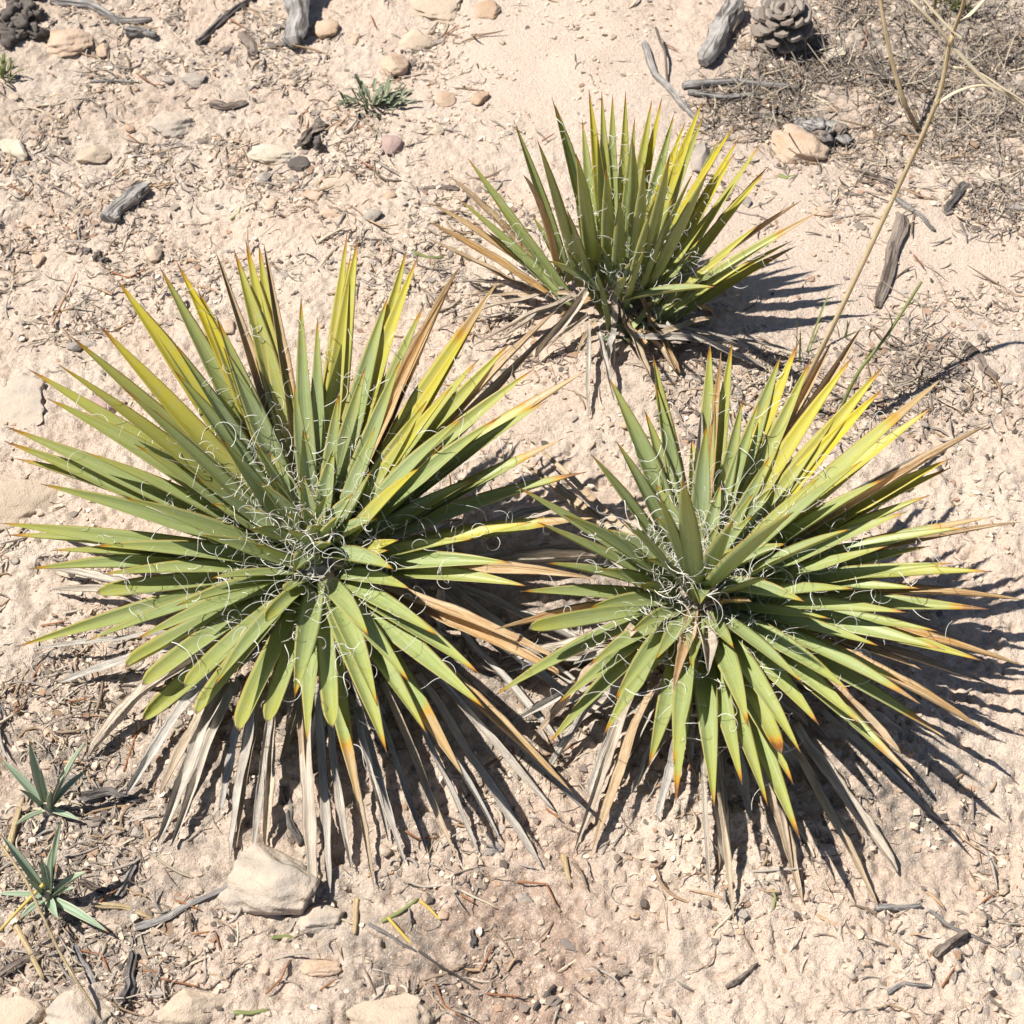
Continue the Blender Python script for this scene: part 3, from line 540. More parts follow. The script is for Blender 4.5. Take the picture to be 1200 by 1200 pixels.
ST = [
 (77,48,66,36,'tan','flat grey-topped tan stone beside the dark soil clods',8,.25), (120,56,22,20,'tan','small rounded tan stone touching the flat grey-topped stone',0,.3),
 (200,147,66,36,'mottled','half-buried wedge of pale sandstone with a dark right end',12,.3), (226,95,40,20,'grey','small olive-grey stone with a flat top',0,.3),
 (18,174,30,38,'white','bright cream-white stone near the edge of the litter',30,.35), (108,181,48,28,'buff','pale stone leaning on a dark pebble and twig',0,.35),
 (122,180,14,18,'grey','dark pebble at the end of a pale stone',0,.3), (460,75,40,34,'tan','rounded orange-tan stone above the small green herb',5,.2),
 (488,46,50,26,'buff','flat cream stone behind the rounded orange-tan stone',-8,.35), (382,36,38,26,'tan','orange stone beside the upright weathered stump',0,.35),
 (415,46,16,14,'tan','little orange pebble near the weathered stump',0,.35), (458,169,30,24,'pink','angular pinkish-purple stone below the small herb',10,.2),
 (510,152,20,17,'buff','round buff pebble on the smooth sand',0,.3), (523,116,30,20,'tan','tan pebble nearest the smooth sand clearing',0,.3), (562,115,28,20,'tan','smooth tan pebble at the margin of the bare sand',-20,.25),
 (318,182,62,26,'white','white-topped slab with a dark broken right end',-10,.4), (350,193,26,20,'dark','dark broken stone end beside the white-topped slab',0,.35),
 (310,208,22,18,'grey','grey-brown pebble under the white-topped slab',0,.3), (392,213,44,20,'buff','low pale stone half covered with sand',0,.4), (368,230,36,20,'tan','low orange-tan stone beneath the pale sand-covered stone',6,.35),
 (316,238,18,15,'tan','tan pebble between two larger low stones',0,.3), (455,229,20,14,'tan','small tan pebble above the brown oval pebble',0,.3), (437,252,26,18,'grey','brown oval pebble on bare sand',25,.25), (390,252,32,14,'tan','thin flat orange stone lying on sand',0,.4),
 (512,6,90,44,'buff','large pale sandstone slab with a straight edge on smooth sand',-14,.4), (570,14,40,22,'tan','reddish-tan flat stone beside the large pale slab',20,.35),
 (932,176,74,50,'tan','flat pinkish-tan sandstone rock beside the upright yucca',-28,.25), (965,249,30,16,'tan','low tan stone below the flat pinkish rock',10,.4),
 (1018,160,16,12,'tan','tiny tan pebble in the sand between the two dry stalks',0,.35), (1195,243,28,14,'grey','grey pebble against the bark fragments',0,.3), (822,186,34,40,'grey','grey stone half hidden behind the upright yucca leaves',0,.3),
 (874,237,16,14,'grey','small grey pebble by the yellow yucca tips',0,.3), (18,478,110,70,'mottled','broad pale grey-buff boulder beside the spreading yucca',0,.5), (20,585,120,72,'buff','flat sand-coloured slab under the low yucca leaves',4,.6),
 (118,478,44,32,'pink','pinkish-grey stone tucked beneath yucca leaf tips',20,.35), (87,405,20,14,'grey','dark blue-grey pebble on pale sand',0,.25), (105,404,30,16,'grey','brownish-grey stone next to the dark blue-grey pebble',0,.4),
 (180,300,26,24,'buff','pale pebble with a dark right side',0,.3), (44,303,20,18,'tan','rounded tan pebble on litter-strewn sand',0,.3), (265,384,28,22,'tan','reddish-tan stone behind yucca leaves',0,.3),
 (324,1040,150,112,'mottled','large angular buff boulder under the grey dead leaves',-12,.38), (376,1080,70,44,'mottled','low buff rock joined to the foot of the large boulder',10,.5), (375,1131,66,28,'tan','oblong tan stone with a flat top near yellow stem pieces',3,.25),
 (24,1190,100,62,'buff','pale rounded stone at the foot of the dry straw',0,.4), (92,1182,82,72,'mottled','grey-buff stone crossed by the dry straw',-6,.35), (226,1186,106,66,'buff','pale broad stone with a rounded end',0,.4), (460,1190,156,62,'buff','wide flat buff slab below the reddish soil',0,.5),
 (160,975,22,18,'grey','grey pebble near the dead yucca leaves',0,.3), (225,963,14,12,'grey','small flat grey pebble beneath dead leaf tips',0,.3), (578,993,26,22,'grey','grey-buff pebble between dead leaf points',0,.35), (612,1055,30,24,'grey','grey flat pebble on the reddish soil edge',0,.4), (1148,1078,26,22,'buff','buff pebble beside the grey fallen stick',0,.4), (75,925,36,34,'grey','dull grey-brown stone above the first seedling',20,.45)]
for i, (px, py, w, h, m, lab, rot, sink) in enumerate(ST):
    stone(px, py, w, h, m, lab, 100 + i, rot, sink + .06, tall=.34 if w > 85 and py < 700 else .6, sub=5 if w > 60 else 4, rough=.07 if w > 60 else .05, cuts=11)
# loose pebbles nobody told apart by more than their place
rp = random.Random(5)
n_p = 0
while n_p < 70:
    px, py = rp.uniform(5, 1195), rp.uniform(5, 1195)
    dens = (1.0 if px < 480 and py < 330 else .25) if py < 500 else (.45 if px < 330 or py > 980 else .12)
    if rp.random() > dens: continue
    if any(abs(px - s[0]) < s[2] * .7 and abs(py - s[1]) < s[3] * .7 for s in ST): continue
    w = rp.uniform(8, 17); n_p += 1
    m = rp.choice(('tan', 'tan', 'buff', 'grey', 'buff')); word = dict(tan='tan', buff='buff', grey='grey')[m]
    stone(px, py, w, w * rp.uniform(.6, .9), m, 'tiny loose %s pebble scattered on the sand' % word, 300 + n_p, rp.uniform(0, 180), .35, 'scattered %s pebbles' % word, 'pebble', 2)

def clods(cx, cy, spread, n, label, seed, sizes=(14, 28)):
    r0 = random.Random(seed); p = gpt(cx, cy); root = thing('soil_clod_heap', p, label, 'soil clods')
    for k in range(n):
        q = gpt(cx + r0.uniform(-1, 1) * spread[0], cy + r0.uniform(-1, 1) * spread[1]); s = r0.uniform(*sizes) * .0006
        me = stone_mesh(seed * 50 + k, s, s * r0.uniform(.7, 1), s * .8, 8, 3, .30); me.materials.append(M['dark'])
        o = link('clod', me, root, (q.x - p.x, q.y - p.y, q.z - p.z + s * r0.uniform(.2, .7))); o.rotation_euler = (r0.uniform(-1, 1), 0, r0.uniform(0, 6))
clods(18, 24, (26, 26), 22, 'heap of dark crumbly soil clods beside the flat grey-topped stone', 21)
clods(368, 160, (14, 16), 7, 'few dark clods at the foot of the small green herb', 22, (8, 18))
clods(112, 300, (12, 8), 6, 'little cluster of dark brown clods on open sand', 23, (6, 12))

# ------------------------------------------------------------------ sticks, wood, bark
def stick(pts, r, m, label, name='stick', cat='stick', seed=0, jit=.12, flatten=1., lifts=None, taper=.6, sides=8, parent=None, group=None, n=12, rough=1.):
    """fallen piece following the soil through picture points"""
    rough = .15 if m in ('straw', 'yellow', 'green') else rough
    W3 = [gpt(*p) for p in pts]; rd = random.Random(seed); P = []; seg = len(W3) - 1
    lf = lifts or [0] * len(W3)
    for i in range(n + 1):
        t = i / n * seg; k = min(int(t), seg - 1); f = t - k
        q = W3[k].lerp(W3[k + 1], f); q.z = hz(q.x, q.y) + r * .45 * flatten + lf[k] * (1 - f) + lf[k + 1] * f
        P.append(q)
    if len(pts) <= 3:
        za, zb = P[0].z, P[-1].z; dv = sum(P[i].z - (za + (zb - za) * i / n) for i in range(n + 1)) / (n + 1)
        for i in range(n + 1): P[i].z = .2 * P[i].z + .8 * (za + (zb - za) * i / n + max(0, dv) + .0005)
    zs = [p.z for p in P]
    for i in range(1, n): P[i].z = (zs[i - 1] + zs[i] + zs[i + 1]) / 3
    wv = rd.uniform(0, 6)
    for i in range(1, n): P[i].x += r * .22 * rough * math.sin(i * .9 + wv); P[i].y += r * .22 * rough * math.cos(i * .75 + wv)
    rr = [r * (1 - (1 - taper) * i / n) * (1 + rd.uniform(-jit, jit) * .45) for i in range(n + 1)]; rr[0] *= .75; rr[-1] *= .6
    O = P[0].copy(); v, f, u = tube(P, rr, sides if sides < 8 else sides + 5, jit * .4, flatten, seed, True, .3 if jit >= .15 else .05)
    o = link(name, mesh(name, [q - O for q in v], f, M[m], u, jit < .15), parent, O if parent is None else O - parent.location)
    if label: tag(o, label, cat, group)
    return o

stick([(352,-12),(350,25),(347,60)], .0165, 'greywood', 'upright grey weathered stump end with deep cracks', 'weathered_wood', 'wood', 1, .28, .9, [.03,.012,0], .75, 11)
stick([(862,12),(848,40),(824,80)], .0140, 'greywood', 'knobbly grey driftwood piece beside the pine cone', 'weathered_wood', 'wood', 2, .25, 1, [.004,.008,0], .8, 10)
stick([(755,52),(770,90),(795,120),(830,152)], .0055, 'greywood', 'grey forked branch lying behind the upright yucca', 'fallen_branch', 'branch', 3, .15)
stick([(767,48),(778,70),(783,102)], .0022, 'brownwood', 'thin dark twig arching over the grey forked branch', 'stick', 'stick', 4, .1, 1, [.02,.012,0])
stick([(800,104),(860,98),(936,106)], .0055, 'greywood', 'grey branch lying level across the heap of litter', 'fallen_branch', 'branch', 5, .2)
stick([(806,110),(850,118),(888,112)], .0042, 'greywood', 'shorter grey twig under the level branch', 'stick', 'stick', 6, .2)
stick([(872,95),(884,125),(890,135)], .0035, 'brownwood', 'short brown twig crossing the level branch', 'stick', 'stick', 7, .2)
stick([(875,140),(895,138),(918,130)], .0032, 'greywood', 'pale twig beneath the litter heap', 'stick', 'stick', 8, .2)
stick([(232,52),(256,30),(285,8),(305,-6)], .0060, 'darkwood', 'dark charred branch running out beside the upright stump', 'fallen_branch', 'branch', 9, .22)
stick([(60,2),(105,10),(140,26),(178,24)], .0060, 'greywood', 'bleached branch above the flat grey-topped stone', 'fallen_branch', 'branch', 10, .25)
stick([(150,45),(172,42),(184,44)], .0080, 'greywood', 'stubby bleached branch end with a dark broken face', 'weathered_wood', 'wood', 11, .3)
stick([(128,262),(150,238),(172,222)], .0125, 'greywood', 'grey weathered chunk of wood split lengthwise', 'weathered_wood', 'wood', 12, .3, .9, None, .85, 9)
stick([(106,97),(135,98),(163,97)], .0022, 'greywood', 'straight pale twig below the bleached branch end', 'stick', 'stick', 13)
stick([(1056,255),(1044,305),(1028,362)], .0085, 'brownwood', 'long grey bark strip lying on bare sand beside the dry stalk', 'bark_strip', 'bark', 14, .2, .55, None, .7, 8)
stick([(1000,202),(1030,210),(1048,222)], .0036, 'brownwood', 'brown twig above the long bark strip', 'stick', 'stick', 15, .2)
stick([(1050,235),(1080,255),(1095,272)], .0036, 'greywood', 'grey twig right above the long bark strip', 'stick', 'stick', 16, .25)
stick([(1132,218),(1118,235),(1108,250)], .0065, 'darkwood', 'dark bark fragment with twigs across it', 'bark_fragment', 'bark', 17, .3, .6)
stick([(1190,126),(1172,140),(1163,158)], .0055, 'brownwood', 'brown bark fragment by the bleached grass blades', 'bark_fragment', 'bark', 18, .3, .6)
stick([(1128,402),(1150,425),(1168,446)], .0072, 'brownwood', 'flat tan-brown bark flake in the fine litter', 'bark_flake', 'bark', 19, .2, .3)
stick([(1125,262),(1132,275),(1133,286)], .0018, 'greywood', 'tiny curled twig on bare pinkish sand', 'stick', 'stick', 20)
stick([(159,1089),(200,1075),(225,1060),(289,1031)], .0038, 'greywood', 'pale straight twig with a knotted dark end near the large boulder', 'stick', 'stick', 21, .18)
stick([(138,1052),(150,1030),(160,1005)], .0034, 'greywood', 'grey crooked twig standing against the knotted twig', 'stick', 'stick', 22, .25)
stick([(95,1035),(115,1044),(135,1050)], .0034, 'brownwood', 'brown twig leaning to the crooked grey twig', 'stick', 'stick', 23, .25)
stick([(148,1178),(152,1150),(155,1118)], .0058, 'darkwood', 'thick dark twig in the litter beside the grey-buff stone', 'stick', 'stick', 24, .25)
stick([(98,935),(128,930),(165,938)], .0060, 'darkwood', 'dark splintered wood right of the first seedling', 'charred_wood', 'wood', 25, .25, .6)
stick([(332,925),(340,960),(352,992)], .0042, 'darkwood', 'black charred twig between hanging dead leaves', 'charred_wood', 'wood', 26, .3)
stick([(1025,1065),(1050,1066),(1080,1063)], .0030, 'greywood', 'short pale twig at the point of a dry leaf', 'stick', 'stick', 27, .15)
stick([(1088,1068),(1120,1090),(1159,1109)], .0023, 'greywood', 'slim silver-grey stick under a brown twig', 'stick', 'stick', 28, .1)
stick([(1095,1123),(1112,1106),(1133,1095)], .0045, 'brownwood', 'stubby brown twig across the slim silver-grey stick', 'stick', 'stick', 29, .18, 1, [0,0,.004])
stick([(433,1083),(487,1115)], .0020, 'greywood', 'grey sliver beside the long yellow stem piece', 'stick', 'stick', 30, .15)
stick([(490,1115),(562,1160)], .0014, 'darkwood', 'fine dark twig running out from the grey sliver', 'stick', 'stick', 31, .15)
stick([(851,1158),(870,1148),(888,1130)], .0030, 'brownwood', 'crooked brown twig on crusted soil', 'stick', 'stick', 32, .3)
stick([(1040,1165),(1060,1152),(1090,1158)], .0022, 'greywood', 'crooked grey twig with a bent end on crusted soil', 'stick', 'stick', 33, .3)
stick([(556,1110),(554,1090)], .0028, 'darkwood', 'short black stick on the reddish soil', 'stick', 'stick', 34, .25)
stick([(626,1185),(650,1155)], .0022, 'darkwood', 'slanting dark twig at the edge of the reddish soil', 'stick', 'stick', 35, .2)
stick([(418,1055),(416,1096)], .0030, 'straw', 'short straw-coloured stub standing in the litter', 'straw_piece', 'straw', 36, .12)
stick([(660,1005),(668,1040)], .0030, 'straw', 'tan straw piece below the gap between two rosettes', 'straw_piece', 'straw', 37, .12)
stick([(18,1085),(35,1115),(52,1150)], .0034, 'straw', 'tan stem piece under the second seedling', 'straw_piece', 'straw', 38, .12)
stick([(88,1110),(102,1135),(116,1162)], .0032, 'greywood', 'grey-tan split stem beside the dry straw', 'stick', 'stick', 39, .15)
stick([(10,1000),(18,970),(28,935)], .0034, 'straw', 'tan stem stub beside the first seedling', 'straw_piece', 'straw', 40, .12)
stick([(112,1062),(145,1065),(184,1078)], .0030, 'straw', 'pale pointed leaf shred beneath the knotted twig', 'straw_piece', 'straw', 41, .15, .5)
stick([(0,1145),(30,1130),(48,1118)], .0040, 'brownwood', 'brown twig under the yellow stem of the second seedling', 'stick', 'stick', 42, .2)
stick([(2,1000),(40,1055),(75,1130),(95,1165),(122,1202)], .0013, 'straw', 'long thin dry straw bent across the grey-buff stone', 'straw', 'straw', 43, .05, 1, [.03,.035,.03,.03,.012], 1., 6)
stick([(455,1079),(480,1103),(520,1138)], .0018, 'yellow', 'long bright yellow stem piece lying in grey litter', 'stem_piece', 'stem', 44, .06)
stick([(492,1056),(503,1066),(516,1079)], .0018, 'yellow', 'short yellow stem piece beside the green one', 'stem_piece', 'stem', 45, .06)
stick([(447,1081),(468,1071),(490,1054)], .0022, 'green', 'green stem piece joining two yellow ones', 'stem_piece', 'stem', 46, .06, .7)
stick([(318,1099),(335,1097),(352,1100)], .0022, 'green', 'green needle-like leaf at the foot of the large boulder', 'fallen_leaf', 'leaf', 47, .06, .5)
stick([(905,1042),(908,1055),(906,1066)], .0014, 'green', 'tiny green leaf shred on crusted soil', 'fallen_leaf', 'leaf', 48, .06, .5)
stick([(274,1187),(295,1189),(316,1184)], .0024, 'green', 'plump green leaf segment beside the pale broad stone', 'fallen_leaf', 'leaf', 49, .06, .7)
stick([(484,296),(500,300),(520,302)], .0026, 'green', 'flat green leaf scrap by the dry yucca tips', 'fallen_leaf', 'leaf', 50, .06, .4)
stick([(910,205),(922,209),(932,206)], .0032, 'green', 'green leaf scrap below the flat pinkish rock', 'fallen_leaf', 'leaf', 51, .06, .4)
stick([(270,258),(280,250),(282,243)], .0016, 'green', 'curled green shred above the yucca tips', 'fallen_leaf', 'leaf', 52, .06, .5)
stick([(285,40),(296,62),(298,70)], .0075, 'brownwood', 'brown bark chip beside the upright stump', 'bark_flake', 'bark', 53, .2, .45)
stick([(497,224),(515,219),(538,222)], .0050, 'brownwood', 'rusty bark strip on bare sand left of the upright yucca', 'bark_strip', 'bark', 54, .25, .4)
stick([(352,172),(365,160),(380,152)], .0070, 'brownwood', 'dark curved wood lump below the small herb', 'weathered_wood', 'wood', 55, .3)
stick([(246,125),(268,126),(290,121)], .0060, 'brownwood', 'purplish-brown bark piece in the scattered litter', 'bark_fragment', 'bark', 56, .25, .6)
# wood chip by the cone
c = gpt(978, 64, .006); bm = bmesh.new(); bmesh.ops.create_cube(bm, size=1); bmesh.ops.scale(bm, vec=(.026, .014, .006), verts=bm.verts); bmesh.ops.subdivide_edges(bm, edges=bm.edges[:], cuts=2)
for v in bm.verts: v.co += Vector((random.uniform(-1, 1), random.uniform(-1, 1), random.uniform(-1, 1))) * .0009
me = bpy.data.meshes.new('wood_chip'); bm.to_mesh(me); bm.free(); me.materials.append(M['white'])
o = link('wood_chip', me, None, c); o.rotation_euler = (.15, -.1, R(18)); tag(o, 'pale square-cut wood chip beside the pine cone', 'wood chip')

# rust-coloured pine needles told apart one by one
NEED = [((312,1168),(330,1150),(340,1125)),((375,1163),(395,1150)),((510,1155),(520,1180),(545,1199)),((563,1140),(580,1110)),((570,1165),(612,1172)),((475,975),(490,986),(512,985)),((605,1035),(640,1038),(652,1065)),((1103,1158),(1120,1132)),
 ((225,1097),(252,1090),(258,1115)),((160,1140),(190,1140)),((190,1148),(235,1158)),((118,1060),(140,1045)),((30,815),(50,780)),((5,850),(30,825)),((145,905),(160,860),(175,850)),((80,826),(108,820)),((48,735),(80,730)),((205,1059),(235,1068)),((12,222),(25,228),(40,234)),((160,90),(180,101),(196,102)),((420,190),(440,205)),((1010,60),(1015,45),(1013,35)),((780,55),(795,62)),((960,40),(965,52)),((1148,256),(1160,236)),((62,385),(90,320)),((130,320),(150,326),(178,317)),((635,170),(650,160)),((1150,1060),(1170,1046)),((205,1075),(222,1050)),((640,950),(655,962)),((1070,300),(1082,318)),((255,690),(280,700)),((540,1050),(556,1062)),((90,1115),(120,1120),(128,1140)),((435,20),(440,35)),((520,45),(535,32)),((270,26),(290,35)),((150,160),(165,170)),((340,225),(350,215))]
for i, p in enumerate(NEED):
    stick(list(p), .0011, 'needle', 'rust-coloured pine needle dropped on the sand', 'pine_needle', 'pine needle', 200 + i, .05, 1, [random.uniform(0, .006) for _ in p], .6, 5, group='loose rust-coloured pine needles', n=8, rough=.3)

# ------------------------------------------------------------------ pine cone
pc = gpt(916, 44); cone = thing('pine_cone', pc, 'open grey-brown pine cone lying on woody litter', 'pine cone')
axis_c = Vector((-.12, -.35, .93)).normalized(); Lc = .062
core_p = [pc - pc + axis_c * (Lc * q) for q in (0, .2, .5, .8, 1)]
v, f, u = tube(core_p, [.012, .017, .015, .009, .003], 10, .1, 1, 3); link('core', mesh('core', v, f, M['stem'], u), cone)
Rc = axis_c.to_track_quat('Z', 'Y').to_matrix(); ga = 2.39996; NSC = 44
for k in range(NSC):
    q = k / (NSC - 1); a = k * ga; z = Lc * (.05 + .92 * q); rb = .010 * (1 - .6 * q); out = (.041 * math.sin(math.pi * (.25 + .66 * q)) + .003); ang = R(4 + 62 * q)
    w = .0115 * (1 - .5 * q) + .002
    rad = Vector((math.cos(a), math.sin(a), 0)); tn = Vector((-math.sin(a), math.cos(a), 0)); dv = rad * math.cos(ang) + Vector((0, 0, 1)) * math.sin(ang); nv = dv.cross(tn) * -1
    VV = []; FF = []; prof_s = [(0, .35, 0), (.45, .75, -.001), (.8, 1.0, 0), (.95, .8, .0015), (1., .35, .002)]
    for (t, ww, dz) in prof_s:
        c0 = rad * rb * .6 + Vector((0, 0, z)) + dv * (out - rb * .4) * t
        for x in (-1, -.4, .4, 1): VV.append(c0 + tn * x * w * ww + nv * (dz + .0022 * (1 - abs(x)) ))
        for x in (1, 0, -1): VV.append(c0 + tn * x * w * ww * .95 + nv * (dz - .0016 - (.002 if t > .75 else 0)))
    for i in range(4):
        for j in range(7): A = i * 7 + j; B2 = i * 7 + (j + 1) % 7; FF.append((A, B2, B2 + 7, A + 7))
    FF.append(tuple(range(7))[::-1]); FF.append(tuple(28 + j for j in range(7)))
    link('scale', mesh('scale', [Rc @ x for x in VV], FF, M['cone'], None, False), cone)
# grey dead cone/bark rosette near the flat rock: curled bark scraps
bp = gpt(960, 162); bk = thing('bark_scrap_heap', bp, 'clump of curled grey bark scraps beside the flat pinkish rock', 'bark')
for k in range(26):
    a = random.uniform(0, 6.28); r = random.uniform(0, .034); cx, cy = bp.x + math.cos(a) * r, bp.y + math.sin(a) * r * .8; z = hz(cx, cy) + random.uniform(.002, .014); dr = Vector((random.uniform(-1, 1), random.uniform(-1, 1), random.uniform(-.3, .4))).normalized() * random.uniform(.008, .017)
    p0 = Vector((cx, cy, z)); v, f, u = tube([p0 - dr, p0 - dr * .3 + Vector((0, 0, .004)), p0 + dr * .4 + Vector((0, 0, .004)), p0 + dr], [.005, .010, .009, .004], 9, .3, .16, k)
    link('bark_scrap', mesh('bark_scrap', [q - bp for q in v], f, M[random.choice(('greywood', 'greywood', 'brownwood'))], u), bk)

# ------------------------------------------------------------------ seedlings, herbs, grass, stalks
def small_leaf(root, O, B, T, w, m, name='leaf', sag=.04, kind='live', cup=.3, seed=0):
    me, _ = leaf_mesh(B, T, w, O, kind, sag=sag, roll=R(random.uniform(-15, 15)), cup=cup, thick=.12, seed=seed); me.materials[0] = M[m]; return link(name, me, root)
def seedling(cx, cy, rows, label):
    O = gpt(cx, cy); root = thing('yucca_seedling', O, label, 'yucca seedling', 'yucca seedlings'); C = O + Vector((0, 0, .008))
    v, f, u = tube([O - Vector((0, 0, .01)), O + Vector((0, 0, .006)), C + Vector((0, 0, .008))], [.007, .0065, .003], 8, .15); link('stem', mesh('stem', [q - O for q in v], f, M['stem'], u), root)
    for k, (x, y, e, L, w) in enumerate(rows):
        T = V3(fit_tip(x, y, C, L, R(e), .2, R(20))); ax = T - C; rad = Vector((ax.x, ax.y, 0)).normalized()
        small_leaf(root, O, C + rad * .003, T, w, 'seed', seed=900 + k, sag=.05)
    return root
seedling(58, 953, [(34,867,65,.10,.010),(0,888,35,.085,.0085),(103,866,48,.10,.008),(105,901,35,.065,.008),(17,968,10,.045,.007),(95,962,8,.035,.006),(60,925,75,.045,.007),(78,905,60,.055,.006),(22,925,45,.05,.006),(48,900,70,.06,.007)], 'small grey-green yucca seedling casting its shadow on the dark splintered wood')
S2 = seedling(58, 1056, [(73,956,62,.10,.0075),(63,990,70,.07,.010),(0,977,40,.10,.009),(103,1021,35,.055,.010),(-6,1048,12,.06,.006),(128,1093,6,.07,.0085),(68,1077,30,.04,.009),(23,1078,10,.04,.008),(48,1000,60,.06,.006),(90,1040,30,.04,.006),(30,1030,40,.045,.006)], 'small grey-green yucca seedling with a yellow stem across its middle')
stick([(60,1048),(32,1072),(0,1097)], .0020, 'yellow', 'yellow stem crossing the middle of a yucca seedling', 'stem_piece', 'stem', 61, .1, 1, [.022,.016,.006])

def herb(cx, cy, n, ln, w, spread, label, m='herb', cat='herb', name='herb_tuft', el=(15, 70), sx=1., kind='blunt', seed=0):
    r0 = random.Random(seed); O = gpt(cx, cy); root = thing(name, O, label, cat)
    for k in range(n):
        a = r0.uniform(0, 6.283); e = R(r0.uniform(*el)); L = ln * r0.uniform(.6, 1.15); r1 = r0.uniform(0, spread)
        B = O + Vector((math.cos(a) * r1 * sx, math.sin(a) * r1, 0)); B.z = hz(B.x, B.y) + .001; a2 = a + r0.uniform(-.7, .7)
        T = B + Vector((math.cos(a2) * math.cos(e), math.sin(a2) * math.cos(e), math.sin(e))) * L
        o = small_leaf(root, O, B, T, w * r0.uniform(.75, 1.2), m, 'leaf', r0.uniform(.02, .12), kind, .2, seed * 60 + k)
    return root
herb(436, 122, 62, .026, .0042, .030, 'small grey-green herb tuft with narrow blunt leaves below the rounded stone', seed=1, sx=1.25)
herb(737, 400, 9, .036, .0085, .008, 'grey-green sprig of oval leaves at the foot of the upright yucca', seed=2, el=(5, 50))
herb(2, 92, 30, .026, .0030, .014, 'bright green tuft at the litter edge near the cream-white stone', 'green', seed=3, el=(30, 80))
herb(1105, 2, 60, .040, .0028, .040, 'yellow-green grass tuft behind the dry grass stalk', 'green', 'grass', 'grass_tuft', (25, 80), kind='narrow', seed=4)
herb(944, 420, 5, .070, .0022, .012, 'thin green grass blades between two yuccas at the foot of the dry stalk', 'green', 'grass', 'grass_tuft', (45, 85), kind='narrow', seed=5)
herb(990, 395, 4, .050, .0020, .012, 'few short green grass blades behind the dry yucca leaves', 'green', 'grass', 'grass_tuft', (35, 80), kind='narrow', seed=6)

def zpt(px, py, z): return V3(flat(px, py, z))
def free_tube(root, O, pts, r, m, name, taper=.7, flatten=1., sides=8):
    P = []; n = 6; Q = [pts[0]] + pts + [pts[-1]]
    for i in range(1, len(Q) - 2):
        for k in range(n):
            t = k / n; a, b, c, d = Q[i - 1], Q[i], Q[i + 1], Q[i + 2]
            P.append(.5 * ((2 * b) + (c - a) * t + (2 * a - 5 * b + 4 * c - d) * t * t + (3 * b - a - 3 * c + d) * t ** 3))
    P.append(pts[-1]); v, f, u = tube(P, [r * (1 - (1 - taper) * i / (len(P) - 1)) for i in range(len(P))], sides, .03, flatten)
    return link(name, mesh(name, [q - O for q in v], f, M[m], u), root)
gb = gpt(925, 478); SO = Vector(gb); sroot = thing('dry_grass_stalk', SO, 'tall straw-coloured dry grass stalk with nodes rising behind the yucca', 'grass stalk')
free_tube(sroot, SO, [gb - Vector((0, 0, .01)), zpt(972, 390, .12), zpt(1050, 225, .24), zpt(1098, 118, .33), zpt(1113, 50, .38), zpt(1128, 8, .42), zpt(1134, -30, .46)], .0029, 'straw', 'stem', .62)
nd = zpt(1113, 50, .38); nd2 = zpt(1097, 123, .33)
free_tube(sroot, SO, [nd - Vector((.0, .0, .004)), zpt(1114, 47, .384), zpt(1116, 42, .386)], .0034, 'straw', 'node', .9)
free_tube(sroot, SO, [nd2, zpt(1098, 119, .334), zpt(1099, 116, .336)], .0033, 'straw', 'node', .9)
for pts, w in (([nd, zpt(1095, 28, .40), zpt(1070, 2, .42), zpt(1045, -25, .43)], .0030), ([nd, zpt(1150, 90, .35), zpt(1175, 108, .335), zpt(1215, 132, .31)], .0032), ([zpt(1128, 46, .385), zpt(1105, 25, .40), zpt(1078, -6, .42)], .0026), ([zpt(1124, 28, .40), zpt(1140, 14, .41), zpt(1160, -8, .42)], .0026), ([nd2, zpt(1120, 108, .345), zpt(1150, 100, .345), zpt(1178, 108, .335), zpt(1212, 124, .325)], .0024), ([zpt(1118, 79, .36), zpt(1145, 84, .35), zpt(1180, 106, .338), zpt(1214, 128, .322)], .0020)):
    free_tube(sroot, SO, pts, w * 1.15, 'blade', 'blade', .6, .45, 6)
s2 = Vector(gpt(1076, 153)); r2 = thing('dry_grass_stalk', s2, 'shorter dry stalk ending on bare sand above the brown twig', 'grass stalk')
free_tube(r2, s2, [s2 + Vector((0, 0, .001)), zpt(1060, 120, .03), zpt(1045, 70, .08), zpt(1034, 15, .13), zpt(1028, -30, .17)], .0031, 'straw', 'stem', .8)
s3 = Vector(gpt(985, 480)); r3 = thing('green_grass_stem', s3, 'thin green-tan stem leaning beside the long grey bark strip', 'grass stem')
free_tube(r3, s3, [s3, zpt(1005, 438, .05), zpt(1040, 392, .09), zpt(1080, 330, .14)], .0021, 'green', 'stem', .75)
# dry bract lying in the middle of the right rosette and pale shreds around the skirt are part of the plants

# ------------------------------------------------------------------ litter too small and many to count
DEN = [(100,110,150,.75),(250,60,110,.6),(60,260,120,.5),(300,200,120,.55),(430,180,80,.7),(480,60,60,.6),(900,115,65,2.6),(1010,70,80,2.4),(1120,80,120,3.4),(1170,200,60,1.5),(1090,440,70,1.9),(1000,470,60,1.2),(1180,450,50,.9),(1010,220,60,.6),
 (70,850,120,2.0),(60,1000,80,1.3),(100,1130,110,1.6),(200,1080,60,.7),(480,1120,80,1.7),(560,1020,80,.6),(660,740,90,1.5),(690,850,70,1.4),(380,800,150,1.0),(820,830,120,.8),(560,340,70,1.3),(600,380,60,1.2),(830,410,90,1.5),(950,420,60,1.3),(640,460,60,.5),(1100,1100,90,.6),(20,700,70,1.0),(540,300,50,.9),(700,1130,80,.3),(1150,320,60,.4),(250,270,120,.45),(400,270,80,.5),(60,360,100,.5),(820,1130,170,.14),(1060,1020,140,.16),(960,1150,120,.14),(620,1060,90,.2)]
